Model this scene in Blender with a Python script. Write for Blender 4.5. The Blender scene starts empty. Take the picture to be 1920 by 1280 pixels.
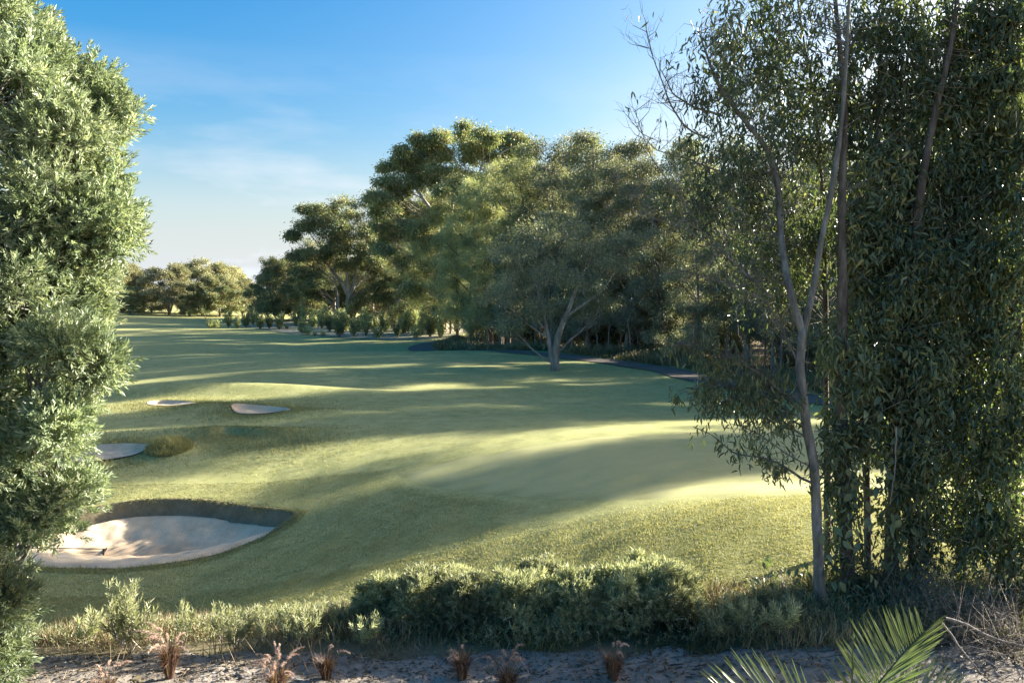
import bpy, math
import numpy as np
from mathutils import Vector

# ------------------------------------------------------------------ camera, sky, sun, exposure
SC = bpy.context.scene
COL = SC.collection
F = 1507.0                                   # focal length in photo pixels (1920 wide)
CAM = np.array([0.0, 0.0, 5.0])
PITCH = math.atan((640 - 565) / F)
cam_d = bpy.data.cameras.new("camera")
cam_d.sensor_width = 36.0
cam_d.lens = 36.0 * F / 1920.0
cam_d.clip_start = 0.1
cam_d.clip_end = 6000.0
cam = bpy.data.objects.new("camera", cam_d)
COL.objects.link(cam)
cam.location = CAM
cam.rotation_euler = (math.pi / 2 - PITCH, 0, 0)
SC.camera = cam

SUN_EL = math.radians(18.0)
SUN_AZ = math.radians(22.0)                  # measured from +X (right) towards +Y (ahead)
world = bpy.data.worlds.new("World")
SC.world = world
world.use_nodes = True
wn, wl = world.node_tree.nodes, world.node_tree.links
wn.clear()
w_out = wn.new("ShaderNodeOutputWorld")
w_bg = wn.new("ShaderNodeBackground")
w_sky = wn.new("ShaderNodeTexSky")
w_sky.sky_type = 'NISHITA'
w_sky.sun_disc = False
w_sky.sun_elevation = SUN_EL
w_sky.sun_rotation = math.pi / 2 - SUN_AZ
w_sky.altitude = 50
w_sky.air_density = 1.0
w_sky.dust_density = 4.0
w_sky.ozone_density = 1.5
w_bg.inputs[1].default_value = 0.05
# thin streaks of high cloud
w_tc = wn.new("ShaderNodeTexCoord")
w_sep = wn.new("ShaderNodeSeparateXYZ")
wl.new(w_tc.outputs['Generated'], w_sep.inputs[0])
w_map = wn.new("ShaderNodeMapping")
w_map.inputs['Scale'].default_value = (1.8, 1.8, 7.0)
w_map.inputs['Rotation'].default_value = (0.0, 0.16, -0.25)
w_map.inputs['Location'].default_value = (0.2, 4.1, 2.6)
wl.new(w_tc.outputs['Generated'], w_map.inputs[0])
w_noise = wn.new("ShaderNodeTexNoise")
w_noise.inputs['Scale'].default_value = 1.5
w_noise.inputs['Detail'].default_value = 5
w_noise.inputs['Roughness'].default_value = 0.55
wl.new(w_map.outputs[0], w_noise.inputs['Vector'])
w_r1 = wn.new("ShaderNodeMapRange")
w_r1.inputs['From Min'].default_value = 0.42
w_r1.inputs['From Max'].default_value = 0.62
wl.new(w_noise.outputs['Fac'], w_r1.inputs['Value'])
w_r2 = wn.new("ShaderNodeMapRange")          # clouds thin out with height
w_r2.inputs['From Min'].default_value = 0.29
w_r2.inputs['From Max'].default_value = 0.05
wl.new(w_sep.outputs['Z'], w_r2.inputs['Value'])
w_mul = wn.new("ShaderNodeMath"); w_mul.operation = 'MULTIPLY'
wl.new(w_r1.outputs[0], w_mul.inputs[0]); wl.new(w_r2.outputs[0], w_mul.inputs[1])
w_mul2 = wn.new("ShaderNodeMath"); w_mul2.operation = 'MULTIPLY'
wl.new(w_mul.outputs[0], w_mul2.inputs[0]); w_mul2.inputs[1].default_value = 1.0
w_mix = wn.new("ShaderNodeMix"); w_mix.data_type = 'RGBA'
w_hz = wn.new("ShaderNodeMapRange")          # pale haze low over the horizon, all the way round
w_hz.interpolation_type = 'SMOOTHSTEP'
w_hz.inputs['From Min'].default_value = 0.22
w_hz.inputs['From Max'].default_value = -0.02
w_hz.inputs['To Max'].default_value = 0.92
wl.new(w_sep.outputs['Z'], w_hz.inputs['Value'])
w_mx = wn.new("ShaderNodeMath"); w_mx.operation = 'MAXIMUM'
wl.new(w_mul2.outputs[0], w_mx.inputs[0]); wl.new(w_hz.outputs[0], w_mx.inputs[1])
wl.new(w_mx.outputs[0], w_mix.inputs['Factor'])
w_hs = wn.new("ShaderNodeHueSaturation"); w_hs.inputs['Saturation'].default_value = 1.75
wl.new(w_sky.outputs[0], w_hs.inputs['Color'])
wl.new(w_hs.outputs[0], w_mix.inputs['A'])
w_mix.inputs['B'].default_value = (3.0, 3.2, 3.45, 1)
wl.new(w_mix.outputs['Result'], w_bg.inputs[0])
wl.new(w_bg.outputs[0], w_out.inputs[0])

sun_d = bpy.data.lights.new("sun", 'SUN')
sun_d.energy = 4.5
sun_d.angle = math.radians(0.9)
sun_d.color = (1.0, 0.94, 0.82)
sun = bpy.data.objects.new("sun", sun_d)
COL.objects.link(sun)
SDIR = Vector((math.cos(SUN_EL) * math.cos(SUN_AZ), math.cos(SUN_EL) * math.sin(SUN_AZ), math.sin(SUN_EL)))
sun.rotation_euler = SDIR.to_track_quat('Z', 'Y').to_euler()

SC.view_settings.view_transform = 'Standard'
SC.view_settings.look = 'None'
SC.view_settings.exposure = 2.63
SC.view_settings.gamma = 1.0
SC.view_settings.use_curve_mapping = False
SC.render.engine = 'CYCLES'
SC.cycles.max_bounces = 8
SC.cycles.diffuse_bounces = 6
SC.cycles.glossy_bounces = 2
SC.cycles.transmission_bounces = 4
SC.cycles.transparent_max_bounces = 4
SC.cycles.volume_bounces = 0
SC.cycles.use_denoising = True
SC.cycles.sample_clamp_indirect = 6.0

# ------------------------------------------------------------------ helpers
def pray(px, py):
    v = np.array([(px - 960) / F, math.cos(PITCH) + (640 - py) / F * math.sin(PITCH),
                  -math.sin(PITCH) + (640 - py) / F * math.cos(PITCH)])
    return v

def at(px, py, Y):                            # the point at distance Y ahead that shows at (px, py)
    v = pray(px, py)
    return CAM + v * (Y / v[1])

def sines(seed, n, wl0, wl1):
    r = np.random.default_rng(seed)
    a = r.uniform(0, 2 * np.pi, n); k = 2 * np.pi / r.uniform(wl0, wl1, n)
    ph = r.uniform(0, 2 * np.pi, n)
    def f(x, y):
        s = 0
        for i in range(n):
            s = s + np.sin(k[i] * (np.cos(a[i]) * x + np.sin(a[i]) * y) + ph[i])
        return s / n ** 0.5
    return f

def sst(a, b, x):
    t = np.clip((x - a) / (b - a), 0, 1)
    return t * t * (3 - 2 * t)

def gauss(x, y, cx, cy, sx, sy, rot=0.0):
    c, s = math.cos(rot), math.sin(rot)
    u = (x - cx) * c + (y - cy) * s; v = -(x - cx) * s + (y - cy) * c
    return np.exp(-0.5 * ((u / sx) ** 2 + (v / sy) ** 2))

def sdf(poly, x, y):                          # signed distance, positive inside
    x = np.asarray(x, float); y = np.asarray(y, float)
    d = np.full(x.shape, 1e18); ins = np.zeros(x.shape, bool)
    n = len(poly)
    for i in range(n):
        ax, ay = poly[i]; bx, by = poly[(i + 1) % n]
        ex, ey = bx - ax, by - ay
        t = np.clip(((x - ax) * ex + (y - ay) * ey) / (ex * ex + ey * ey + 1e-12), 0, 1)
        d = np.minimum(d, (x - ax - t * ex) ** 2 + (y - ay - t * ey) ** 2)
        c = ((ay > y) != (by > y)) & (x < (bx - ax) * (y - ay) / (by - ay + 1e-12) + ax)
        ins ^= c
    d = np.sqrt(d)
    return np.where(ins, d, -d)

def smooth_poly(P, it=2):
    P = np.asarray(P, float)
    for _ in range(it):
        Q = np.roll(P, -1, 0)
        P = np.stack([0.75 * P + 0.25 * Q, 0.25 * P + 0.75 * Q], 1).reshape(-1, 2)
    return P

# ------------------------------------------------------------------ terrain height
n_lo = sines(3, 7, 18, 60)
n_mid = sines(5, 7, 5, 14)
n_hi = sines(8, 8, 0.7, 2.2)

def H0(x, y):                                 # the land without its bunkers
    x = np.asarray(x, float); y = np.asarray(y, float)
    z = 0.13 * n_lo(x, y) * sst(14, 40, y) + 0.035 * n_mid(x, y) * sst(10, 25, y)
    z = z + 0.85 * gauss(x, y, 6.5, 15.6, 3.8, 2.8, 0.1) - 0.15 * np.clip(0.5 * (2.5 - x + np.sqrt((2.5 - x) ** 2 + 2.0)), 0, 10) * sst(11.3, 15.5, y) * sst(29, 19, y)          # mound in front of the green
    z = z + 0.35 * gauss(x, y, 7.0, 27.0, 9.0, 6.0)
    z = z - 0.12 * gauss(x, y, -8.0, 14.5, 4.5, 3.5)
    z = z + 0.12 * gauss(x, y, -6.0, 21.5, 6.0, 1.6, 0.1)
    z = z + 2.2 * gauss(x, y, -115, 205, 40, 40)                   # rise at the far left
    z = z + 0.9 * gauss(x, y, -5, 62, 22, 9, 0.25)
    z = z + 0.6 * sst(95, 150, y)
    return z

def hit(px, py, Hf):
    v = pray(px, py); v = v / v[1]
    lo = 4.0; prev = lo
    for Y in np.concatenate([np.arange(4, 60, 0.25), np.arange(60, 400, 1.0)]):
        p = CAM + v * Y
        if p[2] < float(Hf(p[0], p[1])):
            a, b = prev, Y
            for _ in range(25):
                m = 0.5 * (a + b); q = CAM + v * m
                if q[2] < float(Hf(q[0], q[1])): b = m
                else: a = m
            q = CAM + v * b
            return np.array([q[0], q[1], float(Hf(q[0], q[1]))])
        prev = Y
    return CAM + v * 400

def hits0(L): return np.array([hit(a, b, H0)[:2] for a, b in L])

B1 = smooth_poly(hits0([(-60, 1030), (20, 1056), (110, 1066), (200, 1067), (300, 1060), (380, 1046), (440, 1027), (500, 1003),
                        (552, 976), (556, 964), (500, 958), (440, 950), (380, 942), (310, 940), (240, 945), (170, 958), (80, 975), (-20, 995)]))
B2 = smooth_poly(hits0([(60, 870), (120, 872), (190, 868), (250, 860), (286, 850), (292, 838), (240, 834), (190, 836), (120, 840), (60, 850)]))
B3 = smooth_poly(hits0([(385, 822), (440, 833), (520, 836), (570, 832), (560, 822), (480, 814), (410, 812)]))
B4 = smooth_poly(hits0([(262, 759), (300, 764), (350, 765), (380, 760), (350, 755), (300, 753)]))
B5 = smooth_poly(hits0([(424, 769), (445, 780), (490, 782), (538, 777), (554, 770), (520, 765), (450, 763)]))
BUNK = [(B1, 0.70, 2.8, 1.9), (B2, 0.14, 1.6, 0.3), (B3, 0.17, 1.8, 0.4), (B4, 0.10, 1.2, 0.3), (B5, 0.14, 1.6, 0.35)]
R_h1 = hit(318, 846, H0); R_h2 = hit(395, 768, H0); R_b = hit(400, 742, H0); R_m = hit(260, 822, H0); R_r = hit(600, 776, H0)

def H(x, y):
    z = H0(x, y)
    z = z + 0.30 * gauss(x, y, R_h1[0], R_h1[1], 0.5, 0.45)        # tufted hump beside the sand
    z = z + 0.22 * gauss(x, y, R_h2[0], R_h2[1], 1.1, 0.9)         # grass island between the far sands
    z = z + 0.55 * gauss(x, y, R_b[0], R_b[1] + 0.9, 5.0, 0.8)     # bank behind the far bunkers
    z = z + 0.26 * gauss(x, y, R_m[0] + 0.5, R_m[1] + 0.5, 3.8, 0.7)
    z = z + 0.15 * gauss(x, y, R_r[0], R_r[1], 2.5, 0.8)
    for poly, dep, wf, wb in BUNK:
        cx, cy = poly.mean(0); ext = np.ptp(poly, axis=0).max()
        m = (np.abs(x - cx) < ext + 3) & (np.abs(y - cy) < ext + 3)
        if not np.any(m): continue
        xm = np.broadcast_to(x, z.shape)[m]; ym = np.broadcast_to(y, z.shape)[m]
        s = sdf(poly, xm, ym)
        y0, y1 = poly[:, 1].min(), poly[:, 1].max()
        k = sst(0.35, 0.75, (ym - y0) / (y1 - y0))                 # 1 at the back bank
        w = wf * (1 - k) + wb * k
        lip = 0.26 * k * (dep > .5)
        dz = -lip * sst(0.02, 0.16, s) - (dep - lip) * sst(0.0, 1.0, (s - .1 * k) / w) + 0.10 * k * np.exp(-np.maximum(-s, 0) / 0.6) * (s < 0) + 0.10 * k * (s >= 0) * (1 - sst(0, 0.25, s))
        z = np.array(z, float); z[m] = z[m] + dz
    return z

def Hs(x, y): return float(H(np.array([float(x)]), np.array([float(y)]))[0])
def hitH(px, py): return hit(px, py, lambda a, b: Hs(a, b))

# ------------------------------------------------------------------ mesh building
def mk_mesh(name, V, faces, mat, rnd=None, smooth=False, attrs=None):
    V = np.ascontiguousarray(V, np.float32)
    me = bpy.data.meshes.new(name)
    me.vertices.add(len(V)); me.vertices.foreach_set('co', V.ravel())
    faces = [np.asarray(f, np.int32) for f in faces if len(f)]
    li = np.concatenate([f.ravel() for f in faces])
    tot = np.concatenate([np.full(len(f), f.shape[1], np.int32) for f in faces])
    st = np.concatenate([[0], np.cumsum(tot)[:-1]]).astype(np.int32)
    me.loops.add(len(li)); me.loops.foreach_set('vertex_index', li.astype(np.int32))
    me.polygons.add(len(tot)); me.polygons.foreach_set('loop_start', st)
    me.polygons.foreach_set('loop_total', tot)
    if smooth: me.polygons.foreach_set('use_smooth', np.ones(len(tot), bool))
    if rnd is not None:
        a = me.attributes.new('rnd', 'FLOAT', 'POINT'); a.data.foreach_set('value', np.ascontiguousarray(rnd, np.float32))
    for k, v in (attrs or {}).items():
        a = me.attributes.new(k, 'FLOAT', 'POINT'); a.data.foreach_set('value', np.ascontiguousarray(v, np.float32))
    me.materials.append(mat)
    me.update(calc_edges=True)
    return me

def link(name, data, parent=None, loc=None, **props):
    o = bpy.data.objects.new(name, data)
    COL.objects.link(o)
    if parent is not None: o.parent = parent
    if loc is not None: o.location = [float(c) for c in loc]
    for k, v in props.items(): o[k] = v
    return o

def thing(name, loc, label, category, group=None, rz=0.0, sc=1.0):
    o = link(name, None, loc=loc, label=label, category=category)
    o.empty_display_size = 0.1
    if group: o['group'] = group
    o.rotation_euler[2] = rz
    o.scale = (sc, sc, sc) if np.isscalar(sc) else sc
    return o

def copy_tree(o, loc, rz, sc, label=None, group=None, parent=None):
    c = o.copy(); COL.objects.link(c); c.parent = parent
    if parent is None:
        c.location = [float(v) for v in loc]; c.rotation_euler[2] = rz
        c.scale = (sc, sc, sc) if np.isscalar(sc) else sc
        if label: c['label'] = label
        if group: c['group'] = group
    for ch in o.children: copy_tree(ch, None, 0, 1, parent=c)
    return c

class Wood:                                   # collects tapered tubes
    def __init__(s): s.V = []; s.Q = []; s.T = []; s.n = 0
    def tube(s, P, R, k=6, wob=0.0, rng=None):
        P = np.asarray(P, float); R = np.asarray(R, float); n = len(P)
        T = np.gradient(P, axis=0); T /= np.linalg.norm(T, axis=1)[:, None] + 1e-9
        m = T.mean(0); ref = np.array([1.0, 0.13, 0.07]) if abs(m[0]) < 0.7 * np.linalg.norm(m) + 1e-9 else np.array([0.1, 1.0, 0.2])
        A = np.cross(T, ref); A /= np.linalg.norm(A, axis=1)[:, None] + 1e-9
        B = np.cross(T, A)
        th = np.arange(k) * 2 * np.pi / k
        rr = R[:, None] * np.ones(k)
        if wob and rng is not None: rr = rr * (1 + wob * rng.normal(size=(n, k)))
        V = P[:, None] + rr[..., None] * (np.cos(th)[None, :, None] * A[:, None] + np.sin(th)[None, :, None] * B[:, None])
        i = np.arange(n - 1)[:, None] * k; j = np.arange(k)[None]; j2 = (j + 1) % k
        q = np.stack([i + j, i + j2, i + k + j2, i + k + j], -1).reshape(-1, 4) + s.n
        s.V.append(V.reshape(-1, 3)); s.Q.append(q); s.n += n * k
        if k > 3 and R[-1] > 0.012:
            s.V.append(P[-1:]); t = np.stack([np.arange(k), (np.arange(k) + 1) % k, np.full(k, k)], 1) + s.n - k
            s.T.append(t); s.n += 1
    def twigs(s, A, B, r0, rng, sag=0.1):     # many thin three-sided twigs at once
        A = np.asarray(A, float); B = np.asarray(B, float); m = len(A)
        if m == 0: return
        D = B - A; L = np.linalg.norm(D, axis=1)[:, None] + 1e-9
        M = A + 0.5 * D + rng.normal(size=(m, 3)) * L * sag
        D1 = D / L; X = np.cross(D1, rng.normal(size=(m, 3))); X /= np.linalg.norm(X, axis=1)[:, None] + 1e-9
        Y = np.cross(D1, X)
        r0 = np.broadcast_to(np.asarray(r0, float), (m,))
        vs = []
        for P, f in ((A, 1.0), (M, 0.7), (B, 0.25)):
            for a in range(3):
                vs.append(P + (r0 * f)[:, None] * (math.cos(a * 2.0944) * X + math.sin(a * 2.0944) * Y))
        V = np.stack(vs, 1)
        q0 = []
        for l in range(2):
            for a in range(3): q0.append([l * 3 + a, l * 3 + (a + 1) % 3, l * 3 + 3 + (a + 1) % 3, l * 3 + 3 + a])
        q = (np.arange(m)[:, None, None] * 9 + np.array(q0)[None]).reshape(-1, 4) + s.n
        s.V.append(V.reshape(-1, 3)); s.Q.append(q); s.n += m * 9
    def mesh(s, name, mat):
        fs = [np.concatenate(s.Q)]
        if s.T: fs.append(np.concatenate(s.T))
        return mk_mesh(name, np.concatenate(s.V), fs, mat, smooth=True)

def unit(v): return v / (np.linalg.norm(v, axis=-1, keepdims=True) + 1e-9)

def leaf_mesh(name, B, D, L, W, mat, rng, shape='lance', fold=0.35, curl=0.0, rnd=None, face=None):
    """B bases, D unit axes, L lengths, W widths; every leaf a folded blade"""
    m = len(B)
    L = np.broadcast_to(np.asarray(L, float), (m,))[:, None]; W = np.broadcast_to(np.asarray(W, float), (m,))[:, None]
    up = rng.normal(size=(m, 3)) + np.array([0, 0, 0.6]) if face is None else face + 0.4 * rng.normal(size=(m, 3))
    S = unit(np.cross(D, up)); N = np.cross(S, D)
    if rnd is None: rnd = rng.random(m)
    if shape == 'rhomb':
        V = np.stack([B, B + D * L * .45 + S * W * .5 + N * W * fold, B + D * L - N * L * curl, B + D * L * .45 - S * W * .5 + N * W * fold], 1)
        f = [np.arange(m)[:, None] * 4 + np.array([[0, 1, 2]]), np.arange(m)[:, None] * 4 + np.array([[0, 2, 3]])]
        return mk_mesh(name, V.reshape(-1, 3), f, mat, rnd=np.repeat(rnd, 4))
    if shape == 'blade':                      # single triangle
        V = np.stack([B - S * W * .5, B + S * W * .5, B + D * L], 1)
        return mk_mesh(name, V.reshape(-1, 3), [np.arange(m * 3).reshape(-1, 3)], mat, rnd=np.repeat(rnd, 3))
    V = np.stack([B, B + D * L * .28 + S * W * .45 + N * W * fold, B + D * L * .66 + S * W * .36 + N * W * fold - N * L * curl * .4, B + D * L - N * L * curl,
                  B + D * L * .66 - S * W * .36 + N * W * fold - N * L * curl * .4, B + D * L * .28 - S * W * .45 + N * W * fold], 1)
    k = np.arange(m)[:, None] * 6
    return mk_mesh(name, V.reshape(-1, 3), [k + np.array([[0, 1, 2, 3]]), k + np.array([[0, 3, 4, 5]])], mat, rnd=np.repeat(rnd, 6))

def sprigs(rng, P, D, n, Ls, ang, r=None):
    """n leaves up each sprig; returns leaf bases, axes, and the sprig number of each leaf"""
    S = len(P); D = unit(D)
    X = unit(np.cross(D, rng.normal(size=(S, 3)))); Y = np.cross(D, X)
    t = (np.arange(n) + 0.5) / n
    th = np.arange(n) * 2.4 + rng.uniform(0, 6.28, (S, 1))
    a = ang * (1.15 - 0.55 * t)[None] * rng.uniform(0.75, 1.25, (S, n))
    Ls = np.broadcast_to(np.asarray(Ls, float), (S,))
    B = P[:, None] + D[:, None] * (t[None] * Ls[:, None])[..., None]
    A = D[:, None] * np.cos(a)[..., None] + (X[:, None] * np.cos(th)[..., None] + Y[:, None] * np.sin(th)[..., None]) * np.sin(a)[..., None]
    return B.reshape(-1, 3), unit(A.reshape(-1, 3)), np.repeat(np.arange(S), n)

def ball(rng, n, shell=0.5):
    d = unit(rng.normal(size=(n, 3)))
    return d * (shell + (1 - shell) * rng.random(n)[:, None] ** 0.5), d

def bez(p0, p1, p2, n):
    t = np.linspace(0, 1, n)[:, None]
    return (1 - t) ** 2 * np.asarray(p0) + 2 * t * (1 - t) * np.asarray(p1) + t ** 2 * np.asarray(p2)

def wobble(P, rng, amp):
    P = np.array(P, float); n = len(P)
    w = np.cumsum(rng.normal(size=(n, 3)), 0); w -= np.linspace(0, 1, n)[:, None] * w[-1] + (1 - np.linspace(0, 1, n))[:, None] * w[0]
    return P + w * amp

def resample(P, n):
    P = np.asarray(P, float); s = np.concatenate([[0], np.cumsum(np.linalg.norm(np.diff(P, axis=0), axis=1))])
    # smooth through the points
    t = np.linspace(0, s[-1], n)
    Q = np.stack([np.interp(t, s, P[:, i]) for i in range(3)], 1)
    for _ in range(2): Q[1:-1] = 0.25 * Q[:-2] + 0.5 * Q[1:-1] + 0.25 * Q[2:]
    return Q

# ------------------------------------------------------------------ materials
def nmat(name):
    m = bpy.data.materials.new(name); m.use_nodes = True
    nt = m.node_tree; nt.nodes.clear()
    out = nt.nodes.new("ShaderNodeOutputMaterial")
    return m, nt.nodes, nt.links, out

def ramp(n, l, src, stops):
    r = n.new("ShaderNodeValToRGB"); e = r.color_ramp.elements
    while len(e) > 1: e.remove(e[0])
    e[0].position = stops[0][0]; e[0].color = (*stops[0][1], 1)
    for p, c in stops[1:]:
        k = e.new(p); k.color = (*c, 1)
    l.new(src, r.inputs[0]); return r

def noise(n, l, co, scale, detail=3, rough=0.55, dist=0.0):
    t = n.new("ShaderNodeTexNoise"); t.inputs['Scale'].default_value = scale; t.inputs['Detail'].default_value = detail
    t.inputs['Roughness'].default_value = rough; t.inputs['Distortion'].default_value = dist
    if co is not None: l.new(co, t.inputs['Vector'])
    return t

def mixc(n, l, fac, a, b, mode='MIX'):
    m = n.new("ShaderNodeMix"); m.data_type = 'RGBA'; m.blend_type = mode
    for s, v in (('Factor', fac), ('A', a), ('B', b)):
        if isinstance(v, (int, float)): m.inputs[s].default_value = v
        elif isinstance(v, tuple): m.inputs[s].default_value = (*v, 1)
        else: l.new(v, m.inputs[s])
    return m.outputs['Result']

def leaf_mat(name, stops, trans=0.35, tint=(1.25, 1.25, 0.6), rough=0.5, patch=0.25, spec=0.35):
    m, n, l, out = nmat(name)
    a = n.new("ShaderNodeAttribute"); a.attribute_name = 'rnd'
    r = ramp(n, l, a.outputs['Fac'], stops)
    g = n.new("ShaderNodeNewGeometry")
    t = noise(n, l, g.outputs['Position'], 0.7, 2)
    mr = n.new("ShaderNodeMapRange"); mr.inputs['From Min'].default_value = 0.3; mr.inputs['From Max'].default_value = 0.7
    mr.inputs['To Min'].default_value = 1 - patch; mr.inputs['To Max'].default_value = 1 + patch
    l.new(t.outputs['Fac'], mr.inputs['Value'])
    c = mixc(n, l, 1.0, r.outputs[0], mr.outputs[0], 'MULTIPLY')
    oi = n.new("ShaderNodeObjectInfo")
    mr2 = n.new("ShaderNodeMapRange"); mr2.inputs['To Min'].default_value = 0.8; mr2.inputs['To Max'].default_value = 1.2
    l.new(oi.outputs['Random'], mr2.inputs['Value'])
    c = mixc(n, l, 1.0, c, mr2.outputs[0], 'MULTIPLY')
    p = n.new("ShaderNodeBsdfPrincipled"); p.inputs['Roughness'].default_value = rough
    p.inputs['Specular IOR Level'].default_value = spec
    l.new(c, p.inputs['Base Color'])
    tr = n.new("ShaderNodeBsdfTranslucent")
    l.new(mixc(n, l, 1.0, c, tint, 'MULTIPLY'), tr.inputs['Color'])
    ms = n.new("ShaderNodeMixShader"); ms.inputs[0].default_value = trans
    l.new(p.outputs[0], ms.inputs[1]); l.new(tr.outputs[0], ms.inputs[2])
    l.new(ms.outputs[0], out.inputs[0])
    return m

def bark_mat(name, a, b, c, scale=6.0, bump=0.6, stretch=0.25):
    m, n, l, out = nmat(name)
    tc = n.new("ShaderNodeTexCoord"); mp = n.new("ShaderNodeMapping")
    mp.inputs['Scale'].default_value = (1, 1, stretch); l.new(tc.outputs['Object'], mp.inputs[0])
    t = noise(n, l, mp.outputs[0], scale, 5, 0.65, 0.4)
    r = ramp(n, l, t.outputs['Fac'], [(0.3, a), (0.5, b), (0.68, c)])
    t2 = noise(n, l, mp.outputs[0], scale * 5, 4, 0.7)
    col = mixc(n, l, 0.5, r.outputs[0], t2.outputs['Fac'], 'OVERLAY')
    p = n.new("ShaderNodeBsdfPrincipled"); p.inputs['Roughness'].default_value = 0.9
    p.inputs['Specular IOR Level'].default_value = 0.15
    l.new(col, p.inputs['Base Color'])
    bp = n.new("ShaderNodeBump"); bp.inputs['Strength'].default_value = bump; bp.inputs['Distance'].default_value = 0.02
    l.new(t2.outputs['Fac'], bp.inputs['Height']); l.new(bp.outputs[0], p.inputs['Normal'])
    l.new(p.outputs[0], out.inputs[0])
    return m

def ground_mat(name, stops, fine=30.0, soil=None, bump=0.4, bdist=0.03, big=0.12, straw=(0.30, 0.27, 0.12), straw_amt=0.5, stripes=None):
    m, n, l, out = nmat(name)
    g = n.new("ShaderNodeNewGeometry"); co = g.outputs['Position']
    t1 = noise(n, l, co, big, 4, 0.6)
    t2 = noise(n, l, co, fine, 4, 0.7)
    t3 = noise(n, l, co, 1.3, 4, 0.6, 0.3)
    t5 = noise(n, l, co, 5.0, 5, 0.75, 0.2)
    sm = n.new("ShaderNodeMath"); sm.operation = 'MULTIPLY_ADD'; l.new(t5.outputs['Fac'], sm.inputs[0]); sm.inputs[1].default_value = 0.6
    sq = n.new("ShaderNodeMath"); sq.operation = 'MULTIPLY'; l.new(t2.outputs['Fac'], sq.inputs[0]); sq.inputs[1].default_value = 0.4
    l.new(sq.outputs[0], sm.inputs[2])
    s = n.new("ShaderNodeMath"); s.operation = 'MULTIPLY_ADD'; l.new(sm.outputs[0], s.inputs[0]); s.inputs[1].default_value = 0.62
    h = n.new("ShaderNodeMath"); h.operation = 'MULTIPLY'; l.new(t3.outputs['Fac'], h.inputs[0]); h.inputs[1].default_value = 0.38
    l.new(h.outputs[0], s.inputs[2])
    r = ramp(n, l, s.outputs[0], stops)
    mr = n.new("ShaderNodeMapRange"); mr.inputs['From Min'].default_value = 0.42; mr.inputs['From Max'].default_value = 0.72
    mr.inputs['To Max'].default_value = straw_amt
    l.new(t1.outputs['Fac'], mr.inputs['Value'])
    c = mixc(n, l, mr.outputs[0], r.outputs[0], straw)
    if soil is not None:
        a = n.new("ShaderNodeAttribute"); a.attribute_name = 'soil'
        ts = noise(n, l, co, 9, 5, 0.65)
        rs = ramp(n, l, ts.outputs['Fac'], [(0.3, tuple(0.6 * v for v in soil)), (0.7, soil)])
        c = mixc(n, l, a.outputs['Fac'], c, rs.outputs[0])
    p = n.new("ShaderNodeBsdfPrincipled"); p.inputs['Roughness'].default_value = 0.95
    p.inputs['Specular IOR Level'].default_value = 0.1
    l.new(c, p.inputs['Base Color'])
    bp = n.new("ShaderNodeBump"); bp.inputs['Strength'].default_value = bump; bp.inputs['Distance'].default_value = bdist
    l.new(s.outputs[0], bp.inputs['Height']); l.new(bp.outputs[0], p.inputs['Normal'])
    l.new(p.outputs[0], out.inputs[0])
    return m

def plain_mat(name, col, rough=0.8, spec=0.2, var=0.3, scale=8.0):
    m, n, l, out = nmat(name)
    tc = n.new("ShaderNodeTexCoord")
    t = noise(n, l, tc.outputs['Object'], scale, 3)
    r = ramp(n, l, t.outputs['Fac'], [(0.3, tuple(v * (1 - var) for v in col)), (0.7, tuple(min(1, v * (1 + var)) for v in col))])
    p = n.new("ShaderNodeBsdfPrincipled"); p.inputs['Roughness'].default_value = rough
    p.inputs['Specular IOR Level'].default_value = spec
    l.new(r.outputs[0], p.inputs['Base Color']); l.new(p.outputs[0], out.inputs[0])
    return m

M_lawn = ground_mat("lawn_grass", [(0.38, (0.22, 0.225, 0.085)), (0.5, (0.315, 0.315, 0.125)), (0.62, (0.41, 0.40, 0.175))], soil=(0.17, 0.135, 0.095), straw=(0.40, 0.38, 0.18), straw_amt=0.45)
M_green = ground_mat("putting_green_turf", [(0.36, (0.34, 0.335, 0.145)), (0.5, (0.39, 0.375, 0.17)), (0.66, (0.43, 0.41, 0.195))], fine=60, bump=0.12, bdist=0.01, straw=(0.44, 0.41, 0.20), soil=(0.32, 0.32, 0.13))

def sand_mat():
    m, n, l, out = nmat("bunker_sand")
    g = n.new("ShaderNodeNewGeometry")
    t = noise(n, l, g.outputs['Position'], 1.6, 5, 0.65)
    t2 = noise(n, l, g.outputs['Position'], 26, 5, 0.75)
    pale = ramp(n, l, t.outputs['Fac'], [(0.3, (0.54, 0.42, 0.285)), (0.5, (0.64, 0.51, 0.35)), (0.7, (0.71, 0.585, 0.415))])
    damp = ramp(n, l, t.outputs['Fac'], [(0.3, (0.43, 0.315, 0.205)), (0.5, (0.54, 0.405, 0.27)), (0.7, (0.62, 0.475, 0.33))])
    a = n.new("ShaderNodeAttribute"); a.attribute_name = 'rake'
    c = mixc(n, l, a.outputs['Fac'], pale.outputs[0], damp.outputs[0])
    c = mixc(n, l, 0.45, c, t2.outputs['Fac'], 'OVERLAY')
    p = n.new("ShaderNodeBsdfPrincipled"); p.inputs['Roughness'].default_value = 0.95; p.inputs['Specular IOR Level'].default_value = 0.1
    l.new(c, p.inputs['Base Color'])
    bp = n.new("ShaderNodeBump"); bp.inputs['Strength'].default_value = 0.9; bp.inputs['Distance'].default_value = 0.03
    l.new(t2.outputs['Fac'], bp.inputs['Height']); l.new(bp.outputs[0], p.inputs['Normal'])
    l.new(p.outputs[0], out.inputs[0])
    return m
M_sand = sand_mat()
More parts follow.
